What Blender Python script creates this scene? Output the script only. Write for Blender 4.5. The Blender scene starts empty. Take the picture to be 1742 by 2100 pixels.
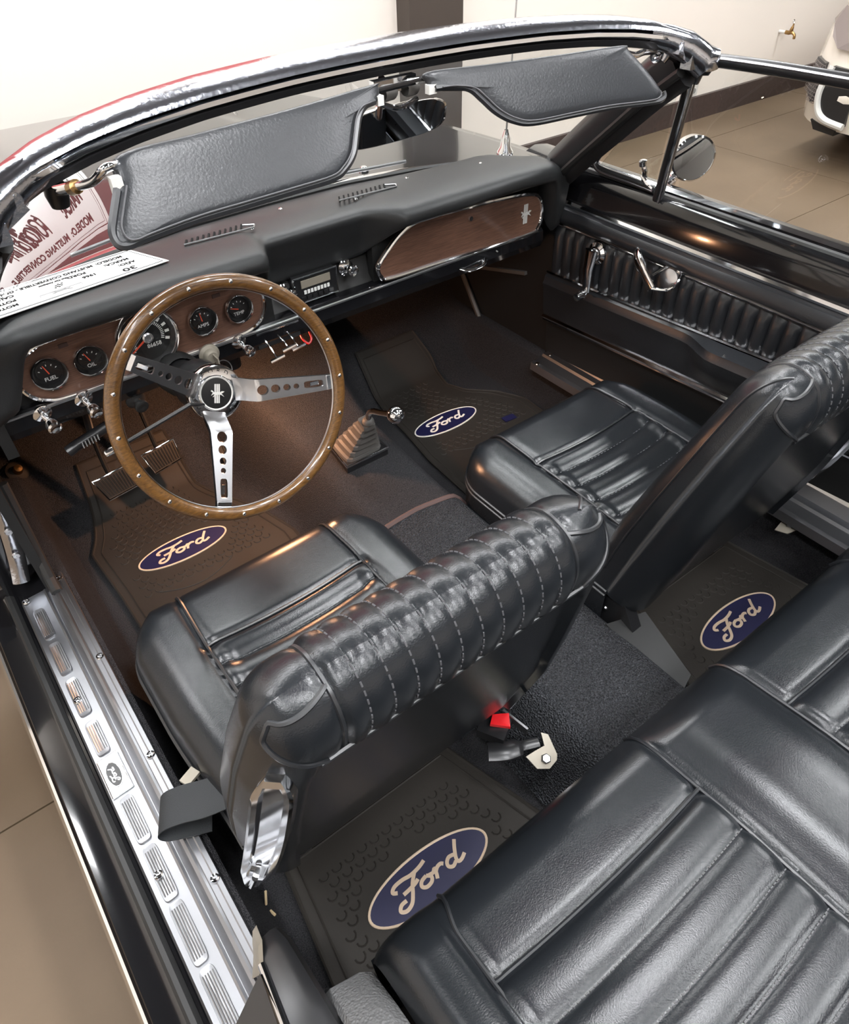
import bpy, bmesh, math, random
from mathutils import Vector, Matrix
random.seed(7)
PI = math.pi
SC = bpy.context.scene
COL = SC.collection

# ------------------------------------------------------------------ camera
cam_d = bpy.data.cameras.new('camera')
cam = bpy.data.objects.new('camera', cam_d)
COL.objects.link(cam)
cam_d.sensor_fit = 'VERTICAL'
cam_d.sensor_height = 24.0
cam_d.lens = 24.0 * 1455.36 / 2100.0
cam_d.clip_start = 0.02
RX = Vector((0.79368688, -0.60800241, -0.01985483))      # image right in the world
DN = Vector((-0.43009847, -0.53777111, -0.72513277))     # image down
FW = Vector((0.43020512, 0.58406789, -0.68832278))       # view direction
cam.matrix_world = Matrix(((RX.x, -DN.x, -FW.x, -0.67), (RX.y, -DN.y, -FW.y, -1.0), (RX.z, -DN.z, -FW.z, 1.49), (0, 0, 0, 1)))
SC.camera = cam

# ------------------------------------------------------------------ world, exposure
world = bpy.data.worlds.new('world')
SC.world = world
world.use_nodes = True
bg = world.node_tree.nodes['Background']
bg.inputs[0].default_value = (0.9, 0.95, 1.0, 1)
bg.inputs[1].default_value = 0.1
SC.view_settings.view_transform = 'Standard'
SC.view_settings.look = 'None'
SC.view_settings.gamma = 1.0
SC.view_settings.use_curve_mapping = False
SC.view_settings.exposure = 0.45

# ------------------------------------------------------------------ materials
MATS = {}
def mat(name, col, rough=0.5, metal=0.0, spec=0.5, coat=0.0, bump=None, var=None, emit=None):
    """bump=(kind, scale, strength, distance) ; var=(scale, other colour, contrast)"""
    m = bpy.data.materials.new(name)
    m.use_nodes = True
    nt = m.node_tree
    b = nt.nodes['Principled BSDF']
    b.inputs['Base Color'].default_value = (*col, 1)
    b.inputs['Roughness'].default_value = rough
    b.inputs['Metallic'].default_value = metal
    b.inputs['Specular IOR Level'].default_value = spec
    b.inputs['Coat Weight'].default_value = coat
    b.inputs['Coat Roughness'].default_value = 0.05
    if emit:
        b.inputs['Emission Color'].default_value = (*emit[0], 1)
        b.inputs['Emission Strength'].default_value = emit[1]
    if bump or var:
        tc = nt.nodes.new('ShaderNodeTexCoord')
    if var:
        n = nt.nodes.new('ShaderNodeTexNoise')
        n.inputs['Scale'].default_value = var[0]
        n.inputs['Detail'].default_value = 6
        nt.links.new(tc.outputs['Object'], n.inputs['Vector'])
        r = nt.nodes.new('ShaderNodeValToRGB')
        r.color_ramp.elements[0].position = 0.5 - var[2]
        r.color_ramp.elements[1].position = 0.5 + var[2]
        r.color_ramp.elements[0].color = (*col, 1)
        r.color_ramp.elements[1].color = (*var[1], 1)
        nt.links.new(n.outputs['Fac'], r.inputs['Fac'])
        nt.links.new(r.outputs['Color'], b.inputs['Base Color'])
    if bump:
        kind, sc, st, di = bump
        bp = nt.nodes.new('ShaderNodeBump')
        bp.inputs['Strength'].default_value = st
        bp.inputs['Distance'].default_value = di
        if kind == 'noise':
            t = nt.nodes.new('ShaderNodeTexNoise')
            t.inputs['Scale'].default_value = sc
            t.inputs['Detail'].default_value = 4
            o = t.outputs['Fac']
        elif kind == 'voro':
            t = nt.nodes.new('ShaderNodeTexVoronoi')
            t.inputs['Scale'].default_value = sc
            o = t.outputs['Distance']
        nt.links.new(tc.outputs['Object'], t.inputs['Vector'])
        nt.links.new(o, bp.inputs['Height'])
        nt.links.new(bp.outputs['Normal'], b.inputs['Normal'])
    MATS[name] = m
    return m

mat('leather', (0.010, 0.0115, 0.0135), 0.26, 0, 0.48, 0.0, ('noise', 520, 0.24, 0.001))
mat('leather_fine', (0.013, 0.0145, 0.017), 0.33, 0, 0.45, 0.0, ('noise', 300, 0.25, 0.0015))
mat('vinyl_grain', (0.13, 0.13, 0.13), 0.5, 0, 0.5, 0.0, ('voro', 260, 0.5, 0.003))
mat('piping', (0.012, 0.013, 0.015), 0.38, 0, 0.8)
mat('thread', (0.075, 0.075, 0.08), 0.7)
mat('dash_pad', (0.017, 0.018, 0.019), 0.46, 0, 0.42, 0.0, ('noise', 420, 0.15, 0.001))
mat('paint_black', (0.006, 0.006, 0.007), 0.12, 0, 0.5, 0.6)
mat('black_matte', (0.012, 0.012, 0.012), 0.5, 0, 0.35)
mat('black_plastic', (0.012, 0.012, 0.013), 0.3)
mat('rubber', (0.018, 0.018, 0.018), 0.55)
mat('rubber_mat', (0.022, 0.019, 0.016), 0.65, 0, 0.25, 0.0, ('noise', 500, 0.25, 0.001))
mat('boot_rubber', (0.075, 0.07, 0.065), 0.55)
mat('carpet', (0.016, 0.016, 0.018), 1.0, 0, 0.1, 0.0, ('noise', 420, 1.0, 0.006), (500, (0.055, 0.054, 0.058), 0.2))
mat('carpet_loop', (0.014, 0.015, 0.017), 1.0, 0, 0.1, 0.0, ('voro', 300, 1.0, 0.008), (400, (0.075, 0.078, 0.086), 0.2))
mat('chrome', (0.82, 0.83, 0.85), 0.07, 1.0)
mat('chrome_worn', (0.58, 0.60, 0.65), 0.15, 1.0, bump=('noise', 110, 0.2, 0.002))
mat('steel', (0.55, 0.55, 0.56), 0.28, 1.0)
mat('alu', (0.33, 0.335, 0.35), 0.40, 1.0, bump=('noise', 45, 0.10, 0.002))
mat('brass', (0.36, 0.22, 0.09), 0.3, 1.0)
mat('zinc', (0.30, 0.27, 0.22), 0.55, 0.3)
mat('gauge_black', (0.012, 0.012, 0.012), 0.35)
mat('white_ink', (0.75, 0.76, 0.74), 0.5)
mat('red_needle', (0.75, 0.10, 0.05), 0.4)
mat('red_plastic', (0.62, 0.01, 0.015), 0.35)
mat('paper', (0.66, 0.66, 0.65), 0.9, 0, 0.05)
mat('ink', (0.02, 0.02, 0.02), 0.9, 0, 0.05)
mat('ink_grey', (0.25, 0.25, 0.25), 0.9, 0, 0.05)
mat('logo_blue', (0.007, 0.007, 0.042), 0.5)
mat('logo_gold', (0.55, 0.42, 0.30), 0.5)
mat('logo_white', (0.70, 0.66, 0.60), 0.5)
mat('white_wall', (0.81, 0.75, 0.68), 0.9)
mat('ceiling_white', (0.75, 0.75, 0.74), 0.9)
mat('ceiling_dark', (0.07, 0.075, 0.085), 0.9)
mat('pillar_brown', (0.055, 0.042, 0.034), 0.6)
mat('base_brown', (0.045, 0.030, 0.027), 0.5, var=(40, (0.065, 0.045, 0.042), 0.2))
mat('hood_tint_red', (0.50, 0.10, 0.10), 0.7)
mat('concrete', (0.115, 0.080, 0.050), 0.5, 0, 0.25, 0.0, ('noise', 60, 0.15, 0.002), (1.6, (0.165, 0.118, 0.077), 0.22))
mat('joint_dark', (0.05, 0.035, 0.025), 0.8)
mat('car_white', (0.72, 0.66, 0.58), 0.2, 0, 0.5, 0.5)
mat('car_grey', (0.16, 0.13, 0.12), 0.3)
mat('webbing', (0.014, 0.016, 0.018), 0.6, bump=('noise', 700, 0.5, 0.001))
mat('edge_brown', (0.075, 0.045, 0.04), 0.9)
mat('straw', (0.55, 0.42, 0.25), 0.8)
mat('plate_white', (0.62, 0.61, 0.58), 0.5)
mat('mirror_glass', (0.75, 0.78, 0.8), 0.02, 1.0)
mat('lamp_glow', (1, 1, 1), 0.5, emit=((0.97, 0.98, 1.0), 46.0))
mat('lamp_glow_soft', (1, 1, 1), 0.5, emit=((0.97, 0.98, 1.0), 34.0))
mat('lamp_warm', (1, 0.8, 0.5), 0.5, emit=((1.0, 0.55, 0.22), 30.0))

def wood(name, c0, c1, scale, stretch, rough, coat):
    m = mat(name, c0, rough, 0, 0.5, coat)
    nt = m.node_tree
    b = nt.nodes['Principled BSDF']
    tc = nt.nodes.new('ShaderNodeTexCoord')
    mp = nt.nodes.new('ShaderNodeMapping')
    mp.inputs['Scale'].default_value = stretch
    n = nt.nodes.new('ShaderNodeTexNoise')
    n.inputs['Scale'].default_value = scale
    n.inputs['Detail'].default_value = 8
    n.inputs['Roughness'].default_value = 0.65
    r = nt.nodes.new('ShaderNodeValToRGB')
    r.color_ramp.elements[0].position = 0.32
    r.color_ramp.elements[1].position = 0.68
    r.color_ramp.elements[0].color = (*c0, 1)
    r.color_ramp.elements[1].color = (*c1, 1)
    nt.links.new(tc.outputs['Object'], mp.inputs['Vector'])
    nt.links.new(mp.outputs['Vector'], n.inputs['Vector'])
    nt.links.new(n.outputs['Fac'], r.inputs['Fac'])
    nt.links.new(r.outputs['Color'], b.inputs['Base Color'])
    return m
wood('veneer', (0.085, 0.042, 0.028), (0.18, 0.092, 0.060), 9, (3, 20, 60), 0.4, 0.1)
wood('rim_wood', (0.045, 0.018, 0.005), (0.165, 0.080, 0.022), 14, (5, 25, 25), 0.28, 0.5)

def glass_mat(name, tint, f_gain):
    """thin pane: what is behind it, plus the mirror reflection of both its faces"""
    m = bpy.data.materials.new(name)
    m.use_nodes = True
    nt = m.node_tree
    nt.nodes.clear()
    out = nt.nodes.new('ShaderNodeOutputMaterial')
    tr = nt.nodes.new('ShaderNodeBsdfTransparent')
    tr.inputs[0].default_value = (*tint, 1)
    gl = nt.nodes.new('ShaderNodeBsdfGlossy')
    gl.inputs['Roughness'].default_value = 0.0
    gl.inputs['Color'].default_value = (1, 1, 1, 1)
    lw = nt.nodes.new('ShaderNodeLayerWeight')
    lw.inputs['Blend'].default_value = 0.5
    pw = nt.nodes.new('ShaderNodeMath')
    pw.operation = 'POWER'
    pw.inputs[1].default_value = 5.0
    mu = nt.nodes.new('ShaderNodeMath')
    mu.operation = 'MULTIPLY_ADD'
    mu.use_clamp = True
    mu.inputs[1].default_value = 0.95 * f_gain
    mu.inputs[2].default_value = 0.04 * f_gain
    mx = nt.nodes.new('ShaderNodeMixShader')
    nt.links.new(lw.outputs['Facing'], pw.inputs[0])
    nt.links.new(pw.outputs[0], mu.inputs[0])
    nt.links.new(mu.outputs[0], mx.inputs[0])
    nt.links.new(tr.outputs[0], mx.inputs[1])
    nt.links.new(gl.outputs[0], mx.inputs[2])
    nt.links.new(mx.outputs[0], out.inputs[0])
    MATS[name] = m
glass_mat('glass', (0.93, 0.95, 0.94), 1.6)
glass_mat('gauge_glass', (0.95, 0.95, 0.95), 1.0)

# ------------------------------------------------------------------ object helpers
FONTS = []
WL = {}       # world position of each object's origin
def V(*a): return Vector(a)

def link(o, parent=None):
    COL.objects.link(o)
    if o.type == 'FONT': FONTS.append(o)
    if parent is not None:
        o.parent = parent
        o.location = -WL[parent.name]
        WL[o.name] = V(0, 0, 0)
    else:
        WL[o.name] = V(*o.location)
    return o

def tag(o, label, cat, group=None, kind=None):
    o['label'] = label
    o['category'] = cat
    if group: o['group'] = group
    if kind: o['kind'] = kind
    return o

def thing(name, loc, label, cat, group=None):
    o = bpy.data.objects.new(name, None)
    o.empty_display_size = 0.05
    o.location = loc
    link(o)
    return tag(o, label, cat, group)

def mesh(name, vs, fs, m, parent=None, smooth=True, kind=None, sharp=40):
    me = bpy.data.meshes.new(name)
    me.from_pydata([tuple(v) for v in vs], [], fs)
    me.materials.append(MATS[m])
    bm = bmesh.new(); bm.from_mesh(me)
    bmesh.ops.recalc_face_normals(bm, faces=bm.faces)
    if smooth:
        lim = math.radians(sharp)
        for f in bm.faces: f.smooth = True
        for e in bm.edges:
            if len(e.link_faces) == 2 and e.calc_face_angle(0) > lim: e.smooth = False
    bm.to_mesh(me); bm.free()
    o = bpy.data.objects.new(name, me)
    link(o, parent)
    if kind: o['kind'] = kind
    return o

class B:
    """collects geometry for one mesh"""
    def __init__(s): s.v = []; s.f = []
    def add(s, vs, fs):
        n = len(s.v)
        s.v += [Vector(v) for v in vs]
        s.f += [tuple(i + n for i in f) for f in fs]
        return s
    def grid(s, rows, closed_u=False, closed_v=False):
        nr, nc = len(rows), len(rows[0])
        vs = [p for r in rows for p in r]
        fs = []
        for i in range(nr if closed_v else nr - 1):
            for j in range(nc if closed_u else nc - 1):
                a = i * nc + j; b_ = i * nc + (j + 1) % nc
                c = ((i + 1) % nr) * nc + (j + 1) % nc; d = ((i + 1) % nr) * nc + j
                fs.append((a, b_, c, d))
        return s.add(vs, fs)
    def box(s, c, d, rot=None):
        x, y, z = d[0] / 2, d[1] / 2, d[2] / 2
        vs = [V(a, b_, e) for a in (-x, x) for b_ in (-y, y) for e in (-z, z)]
        if rot is not None: vs = [rot @ v for v in vs]
        vs = [v + V(*c) for v in vs]
        return s.add(vs, [(0, 1, 3, 2), (4, 6, 7, 5), (0, 4, 5, 1), (2, 3, 7, 6), (0, 2, 6, 4), (1, 5, 7, 3)])
    def tube(s, pts, r, n=8, closed=False, cap=True, flat=1.0, up=None):
        pts = [V(*p) for p in pts]
        N = len(pts)
        rs = r if isinstance(r, (list, tuple)) else [r] * N
        rows = []
        prev = None
        for i, p in enumerate(pts):
            a = pts[(i - 1) % N] if (closed or i > 0) else p
            b_ = pts[(i + 1) % N] if (closed or i < N - 1) else p
            t = (b_ - a)
            t = t.normalized() if t.length > 1e-9 else V(0, 0, 1)
            if up is not None: u = V(*up)
            elif prev is None: u = V(0, 0, 1) if abs(t.z) < 0.9 else V(1, 0, 0)
            else: u = prev
            u = (u - t * u.dot(t))
            u = u.normalized() if u.length > 1e-6 else t.orthogonal().normalized()
            w = t.cross(u)
            prev = u
            rows.append([p + (u * math.cos(2 * PI * k / n) * flat + w * math.sin(2 * PI * k / n)) * rs[i] for k in range(n)])
        base = len(s.v)
        s.grid(rows, closed_u=True, closed_v=closed)
        if cap and not closed:
            s.f.append(tuple(base + k for k in range(n)))
            s.f.append(tuple(base + (N - 1) * n + k for k in range(n)))
        return s
    def lathe(s, prof, org, axis, n=32, up=None):
        """prof: list of (radius, height along axis)"""
        a = V(*axis).normalized()
        u = a.orthogonal().normalized() if up is None else V(*up).normalized()
        w = a.cross(u)
        o = V(*org)
        rows = [[o + a * h + (u * math.cos(2 * PI * k / n) + w * math.sin(2 * PI * k / n)) * max(r, 1e-5) for k in range(n)] for r, h in prof]
        return s.grid(rows, closed_u=True)
    def prism(s, outline, off):
        """outline: planar loop of 3-D points, extruded by the vector off"""
        o = V(*off); n = len(outline)
        vs = [V(*p) for p in outline] + [V(*p) + o for p in outline]
        fs = [tuple(range(n)), tuple(range(2 * n - 1, n - 1, -1))]
        fs += [(i, (i + 1) % n, n + (i + 1) % n, n + i) for i in range(n)]
        return s.add(vs, fs)
    def build(s, name, m, parent=None, smooth=True, kind=None, sharp=40):
        return mesh(name, s.v, s.f, m, parent, smooth, kind, sharp)

def rot_to(axis_z, up=(0, 0, 1)):
    z = V(*axis_z).normalized()
    x = V(*up).cross(z)
    x = x.normalized() if x.length > 1e-6 else V(1, 0, 0)
    y = z.cross(x)
    return Matrix((x, y, z)).transposed()

def lerp(a, b, t): return a + (b - a) * t
def sstep(a, b, x):
    t = max(0.0, min(1.0, (x - a) / (b - a)))
    return t * t * (3 - 2 * t)
def interp(x, tab):
    if x <= tab[0][0]: return tab[0][1]
    for (a, fa), (b, fb) in zip(tab, tab[1:]):
        if x <= b: return fa + (fb - fa) * (x - a) / (b - a)
    return tab[-1][1]
def catmull(pts, n=8, closed=False):
    P = [V(*p) for p in pts]; N = len(P); out = []
    for i in range(N if closed else N - 1):
        p0 = P[(i - 1) % N] if (closed or i > 0) else P[0]
        p1 = P[i]; p2 = P[(i + 1) % N]
        p3 = P[(i + 2) % N] if (closed or i < N - 2) else P[-1]
        for k in range(n):
            t = k / n
            out.append(0.5 * ((2 * p1) + (p2 - p0) * t + (2 * p0 - 5 * p1 + 4 * p2 - p3) * t * t + (3 * p1 - p0 - 3 * p2 + p3) * t ** 3))
    if not closed: out.append(P[-1])
    return out

def text(name, body, size, org, ex, ey, m, parent, align='CENTER', extrude=0.0003, shear=0.0, width=1.0, bold=0.0):
    """flat lettering: ex = reading direction, ey = letter-up direction"""
    cu = bpy.data.curves.new(name, 'FONT')
    cu.body = body
    cu.size = size
    cu.align_x = align
    cu.align_y = 'CENTER'
    cu.extrude = extrude
    cu.shear = shear
    cu.offset = bold
    cu.resolution_u = 3
    cu.materials.append(MATS[m])
    o = bpy.data.objects.new(name, cu)
    link(o, parent)
    x = V(*ex).normalized(); y = V(*ey); y = (y - x * y.dot(x)).normalized(); z = x.cross(y)
    M = Matrix((x * width, y, z)).transposed().to_4x4()
    o.matrix_local = Matrix.Translation(V(*org) - (WL[parent.name] if parent else V(0, 0, 0))) @ M
    return o

def plane_map(org, ex, ey):
    o = V(*org); x = V(*ex).normalized(); y = V(*ey); y = (y - x * y.dot(x)).normalized(); n = x.cross(y)
    return lambda a, b_, h=0.0: o + x * a + y * b_ + n * h

# script lettering drawn as strokes in a unit box (about 1.4 wide)
SCRIPT = [
    [(-.66, .20), (-.74, .30), (-.66, .42), (-.48, .44), (-.30, .40), (-.10, .44), (.04, .52)],
    [(-.22, .40), (-.34, .16), (-.42, -.10), (-.52, -.34), (-.66, -.42), (-.76, -.32), (-.70, -.18), (-.58, -.16)],
    [(-.58, .04), (-.44, .06), (-.30, .10), (-.22, .16)],
    [(-.06, .08), (-.18, .02), (-.22, -.12), (-.14, -.22), (-.02, -.18), (.02, -.04), (-.06, .08)],
    [(-.02, .04), (.08, .02), (.14, .10), (.13, -.06), (.10, -.22)],
    [(.13, -.02), (.20, .08), (.28, .10), (.33, .04)],
    [(.60, .06), (.48, .10), (.40, .00), (.39, -.14), (.47, -.22), (.56, -.14)],
    [(.74, .46), (.66, .22), (.59, -.06), (.60, -.20), (.68, -.20), (.78, -.10)],
]
def oval_badge(parent, org, ex, ey, w, h, rim_m, field_m, ink_m, thick=0.004, name='oval_badge'):
    P = plane_map(org, ex, ey)
    b = B()
    n = 56
    prof = [(1.0, 0), (1.0, thick), (0.99, thick * 1.3), (0.962, thick * 1.3), (0.95, thick)]
    b.grid([[P(w / 2 * r_ * math.cos(2 * PI * k / n) if r_ == 1 else (w / 2 - (1 - r_) * h * 1.0) * math.cos(2 * PI * k / n),
               (h / 2 - (1 - r_) * h * 1.0) * math.sin(2 * PI * k / n), z) for k in range(n)] for r_, z in prof], closed_u=True)
    rim = b.build(name, rim_m, parent)
    b = B()
    b.grid([[P((w / 2 - .05 * h) * r_ * math.cos(2 * PI * k / n), (h / 2 - .05 * h) * r_ * math.sin(2 * PI * k / n), thick) for k in range(n)] for r_ in (1.0, 0.02)], closed_u=True)
    sub = rim if parent.parent is None else parent
    b.build('badge_field', field_m, sub)
    b = B()
    sx = w * 0.375; sy = h * 0.56
    for st in SCRIPT:
        pts = catmull([P(x * sx + y * sy * .10, y * sy, thick * 1.05) for x, y in st], 5)
        nrm = (P(0, 0, 1) - P(0, 0, 0))
        b.tube(pts, h * 0.040, 6, up=nrm, flat=0.25)
    b.build('script_lettering', ink_m, sub)
    return rim

HORSE = [(-.50, .16), (-.44, .24), (-.36, .20), (-.26, .10), (-.10, .08), (.06, .10), (.20, .08), (.34, .16), (.52, .14), (.40, .06), (.28, .02), (.40, -.08), (.50, -.20), (.36, -.12), (.22, -.06),
         (.04, -.06), (-.10, -.06), (-.20, -.12), (-.34, -.20), (-.26, -.10), (-.22, -.02), (-.34, -.02), (-.46, -.10), (-.38, .02), (-.34, .08), (-.42, .12)]
def pony_badge(parent, org, ex, ey, s, m):
    P = plane_map(org, ex, ey)
    b = B()
    for k in (-1, 0, 1):
        b.prism([P(s * (k * .10 + a), s * y, 0.0) for a, y in ((-.036, -.48), (.036, -.48), (.036, .48), (-.036, .48))], P(0, 0, .001) - P(0, 0, 0))
    b.prism([P(s * x * .68, s * y * .80, .001) for x, y in HORSE], P(0, 0, .0022) - P(0, 0, 0))
    return b.build('horse_badge', m, parent, smooth=False)

# ------------------------------------------------------------------ the room
def struct(o, label, cat):
    o['kind'] = 'structure'
    o['label'] = label; o['category'] = cat
    return o
WY = 2.30
fl = B().box((2.8, -1.9, -0.06), (12.6, 8.6, 0.1)).build('floor', 'joint_dark', smooth=False)
struct(fl, 'brown polished concrete floor with thin joints', 'floor')
ys = [-6.0, -4.6, -3.3, -2.2, -1.1, 0.045, 0.83, 1.95, WY + .02]
xs = [-3.5, -1.9, -0.3, 1.3, 2.6, 3.85, 5.4, 7.2, 9.0]
for i in range(len(xs) - 1):
    for j in range(len(ys) - 1):
        g = 0.004
        B().box(((xs[i] + xs[i + 1]) / 2, (ys[j] + ys[j + 1]) / 2, -0.02), (xs[i + 1] - xs[i] - g, ys[j + 1] - ys[j] - g, 0.04)).build('concrete_slab', 'concrete', fl, smooth=False)
w = B().box((2.8, WY + .05, 1.7), (12.6, .1, 3.4)).build('wall_front', 'white_wall', smooth=False); struct(w, 'white plastered wall in front of the car', 'wall')
w = B().box((-3.55, -1.9, 1.7), (.1, 8.6, 3.4)).build('wall_left', 'white_wall', smooth=False); struct(w, 'white side wall of the hall beside the open door', 'wall')
w = B().box((9.05, -1.9, 1.7), (.1, 8.6, 3.4)).build('wall_right', 'white_wall', smooth=False); struct(w, 'white far side wall of the hall', 'wall')
w = B().box((2.8, -6.05, 1.7), (12.6, .1, 3.4)).build('wall_back', 'white_wall', smooth=False); struct(w, 'white rear wall of the hall', 'wall')
w = B().box((2.8, -1.9, 3.45), (12.6, 8.6, .1)).build('ceiling', 'ceiling_dark', smooth=False); struct(w, 'plain dark ceiling of the hall', 'ceiling')
w = B().box((2.8, WY - .012, .075), (12.6, .024, .15)).build('baseboard_front', 'base_brown', smooth=False); struct(w, 'dark brown baseboard along the white wall', 'baseboard')
w = B().box((1.84, WY - .05, 1.7), (.325, .1, 3.4)).build('trim_1', 'pillar_brown', smooth=False); struct(w, 'dark brown pillar standing against the white wall', 'pillar')
# unseen red banner, added above the frame to tint the hood's reflection
w = B().box((-.15, WY - .006, 1.72), (2.2, .012, 1.10)).build('added_banner', 'hood_tint_red', smooth=False); tag(w, 'unseen red banner added high on the wall to tint the hood reflection', 'banner')

# ceiling lamps
LAMPS = [('by the front wall', [(-1.7, 1.7), (-.1, 1.7), (1.5, 1.7), (3.3, 1.7), (5.4, 1.6)], (1.2, .3)),
         ('over the cabin', [(-1.5, -.9), (.6, -.9), (2.6, -1.0), (4.8, -1.0)], (.3, 1.2)),
         ('at the back of the hall', [(-1.6, -2.7), (-.2, -2.7), (1.4, -2.7)], (.3, 1.2))]
for where, spots, (sx_, sy_) in LAMPS:
    for k, (lx, ly) in enumerate(spots):
        t = thing('ceiling_lamp', (lx, ly, 3.4), '%s ceiling panel lamp from the left in the row %s' % (('first', 'second', 'third', 'fourth', 'fifth')[k], where), 'ceiling lamp', 'ceiling lamps')
        B().box((lx, ly, 3.38), (sx_ + .06, sy_ + .06, .05)).build('housing', 'ceiling_white', t, smooth=False)
        B().box((lx, ly, 3.352), (sx_, sy_, .006)).build('diffuser', 'lamp_glow_soft' if ly > 0 else 'lamp_glow', t, smooth=False)

# water tap and socket on the wall
t = thing('water_tap', (5.06, WY, .43), 'brass garden tap on a white pipe stub on the wall', 'tap')
tx, tz = 5.06, .43
B().tube([(tx, WY, tz), (tx, WY - .06, tz)], .010, 12).build('pipe_stub', 'plate_white', t)
B().tube(catmull([(tx, WY - .05, tz), (tx, WY - .08, tz), (tx, WY - .10, tz + .003), (tx, WY - .122, tz - .010), (tx, WY - .126, tz - .032)], 5), [.013] * 6 + [.011] * 6 + [.0095] * 9, 12).build('spout', 'brass', t)
B().lathe([(.001, -.012), (.012, -.012), (.013, .012), (.010, .028), (.006, .036), (.005, .05), (.001, .05)], (tx, WY - .088, tz + .006), (0, -.15, 1), 14).build('bonnet', 'brass', t)
B().tube(catmull([(tx, WY - .09, tz + .055), (tx - .007, WY - .09, tz + .07), (tx, WY - .091, tz + .08), (tx + .007, WY - .091, tz + .07), (tx, WY - .09, tz + .055)], 5), .0026, 6).build('key_handle', 'chrome', t)
t = thing('wall_socket', (4.16, WY, .21), 'white double electrical outlet low on the wall', 'outlet')
B().box((4.16, WY - .006, .215), (.075, .012, .12)).build('cover_plate', 'plate_white', t, smooth=False)
for dz in (-.025, .03):
    B().lathe([(.001, .002), (.016, .002), (.017, 0)], (4.16, WY - .012, .215 + dz), (0, -1, 0), 16).build('receptacle', 'ink_grey', t)

# ------------------------------------------------------------------ the white car beyond
t = thing('white_car', (5.9, .5, 0), 'white modern car parked by the right side of the wall', 'car')
def car_front(y, z):
    """x of the fascia"""
    x = 3.93 + .55 * max(0, (y - .95) / .47) ** 3 * .5 + .10 * abs(z - .38) / .4
    x += .5 * max(0, (z - .66)) ** 1.1 * 1.6
    return x
rows = []
for i in range(30):
    z = .21 + i / 29 * .66
    row = []
    for j in range(34):
        y = -.60 + j / 33 * 2.01
        ye = min(y, 1.41 - .08 * max(0, z - .62) * 4)
        row.append(V(car_front(ye, z), ye, z))
    row += [V(4.75, 1.44, z), V(8.2, 1.44, z)]
    rows.append(row)
rows.append([V(p.x + .5 if p.x < 5 else p.x, p.y, .98) for p in rows[-1]])
B().grid(rows).build('bumper_shell', 'car_white', t)
def on_front(y, z, o=.012): return V(car_front(y, z) - o, y, z)
gril = [(1.37, .52), (1.375, .44), (1.33, .36), (1.27, .325), (1.215, .34), (1.235, .42), (1.25, .52)]
b = B(); b.prism([on_front(y, z, .035) for y, z in gril], (.05, 0, 0)); b.build('grille_panel', 'black_plastic', t, smooth=False)
b = B()
for i in range(8):
    for j in range(10):
        y = 1.215 + i * .021 + (j % 2) * .0105; z = .335 + j * .0185
        if z > .515 or y > 1.365 or y < 1.225 + (.02 if z > .45 else 0) or (z < .37 and y > 1.31): continue
        P = on_front(y, z, .038)
        b.tube([P + V(0, .0105 * math.cos(PI / 3 * k), .0105 * math.sin(PI / 3 * k)) for k in range(6)], .0016, 4, closed=True)
b.build('honeycomb_mesh', 'car_grey', t, kind='stuff')
fog = [(1.185, .52), (1.205, .40), (1.185, .31), (1.12, .265), (1.0, .25), (1.0, .52)]
b = B(); b.prism([on_front(y, z, .030) for y, z in fog], (.05, 0, 0)); b.build('lower_intake', 'black_plastic', t, smooth=False)
b = B(); b.tube(catmull([on_front(y, z, .034) for y, z in fog[:-1]], 6), .018, 8); b.build('intake_surround', 'plate_white', t)
lamp = [(1.37, .70), (1.33, .685), (1.28, .64), (1.20, .60), (1.0, .60), (1.0, .74), (1.33, .765)]
b = B(); b.prism([on_front(y, z, .045) for y, z in lamp], (.08, 0, 0)); b.build('headlamp', 'car_grey', t, smooth=False)
b = B(); b.prism([on_front(y, z, .02) + V(.0, 0, 0) for y, z in ((1.24, .235), (1.05, .215), (1.05, .19), (1.2, .19))], (.08, 0, 0)); b.build('splitter', 'black_matte', t, smooth=False)
for wy in (1.25, -.45):
    B().lathe([(.001, -.1), (.2, -.1), (.3, -.1), (.32, -.06), (.32, .06), (.3, .1), (.2, .1), (.001, .1)], (4.75, wy, .32), (0, 1, 0), 32).build('wheel', 'rubber', t)

t.location += V(-.04, .085, 0)

# ------------------------------------------------------------------ convertible body
body = thing('convertible_body', (0, 0.2, 0), 'glossy black body shell of the open convertible', 'car body')
HB = [(-.66, .245), (-.547, .359), (-.38, .411), (-.19, .446), (0, .452), (.19, .446), (.38, .411), (.547, .359), (.66, .245)]
def base_y(x): return interp(x, HB)
# floor pan with tunnel (carpet)
def tun_h(y): return interp(y, [(-.75, .37), (-.3, .385), (0, .40), (.25, .425), (.45, .47), (.7, .56), (.9, .6)])
def tun_top(y): return interp(y, [(-.75, .10), (.0, .085), (.3, .085), (.5, .12), (.9, .18)])
def tun_bot(y): return interp(y, [(-.75, .20), (.0, .19), (.3, .19), (.5, .24), (.9, .30)])
def floor_z(y): return interp(y, [(-.76, .25), (.46, .25), (.52, .265), (.90, .60), (.95, .75)])
def pan(x, y):
    a = abs(x); f = floor_z(y); h = max(tun_h(y), f + .02)
    s = sstep(tun_bot(y), tun_top(y), a)
    z = lerp(f, h, s)
    z = lerp(z, .395, sstep(.645, .685, a)) if f < .39 else z
    return z
b = B()
yy = [-.76 + i * (.95 + .76) / 70 for i in range(71)]
xx = [-.715 + i * 1.43 / 120 for i in range(121)]
rows = [[V(x, y, pan(x, y)) for x in xx] for y in yy]
b.grid(rows).build('carpet', 'carpet', body)
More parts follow.
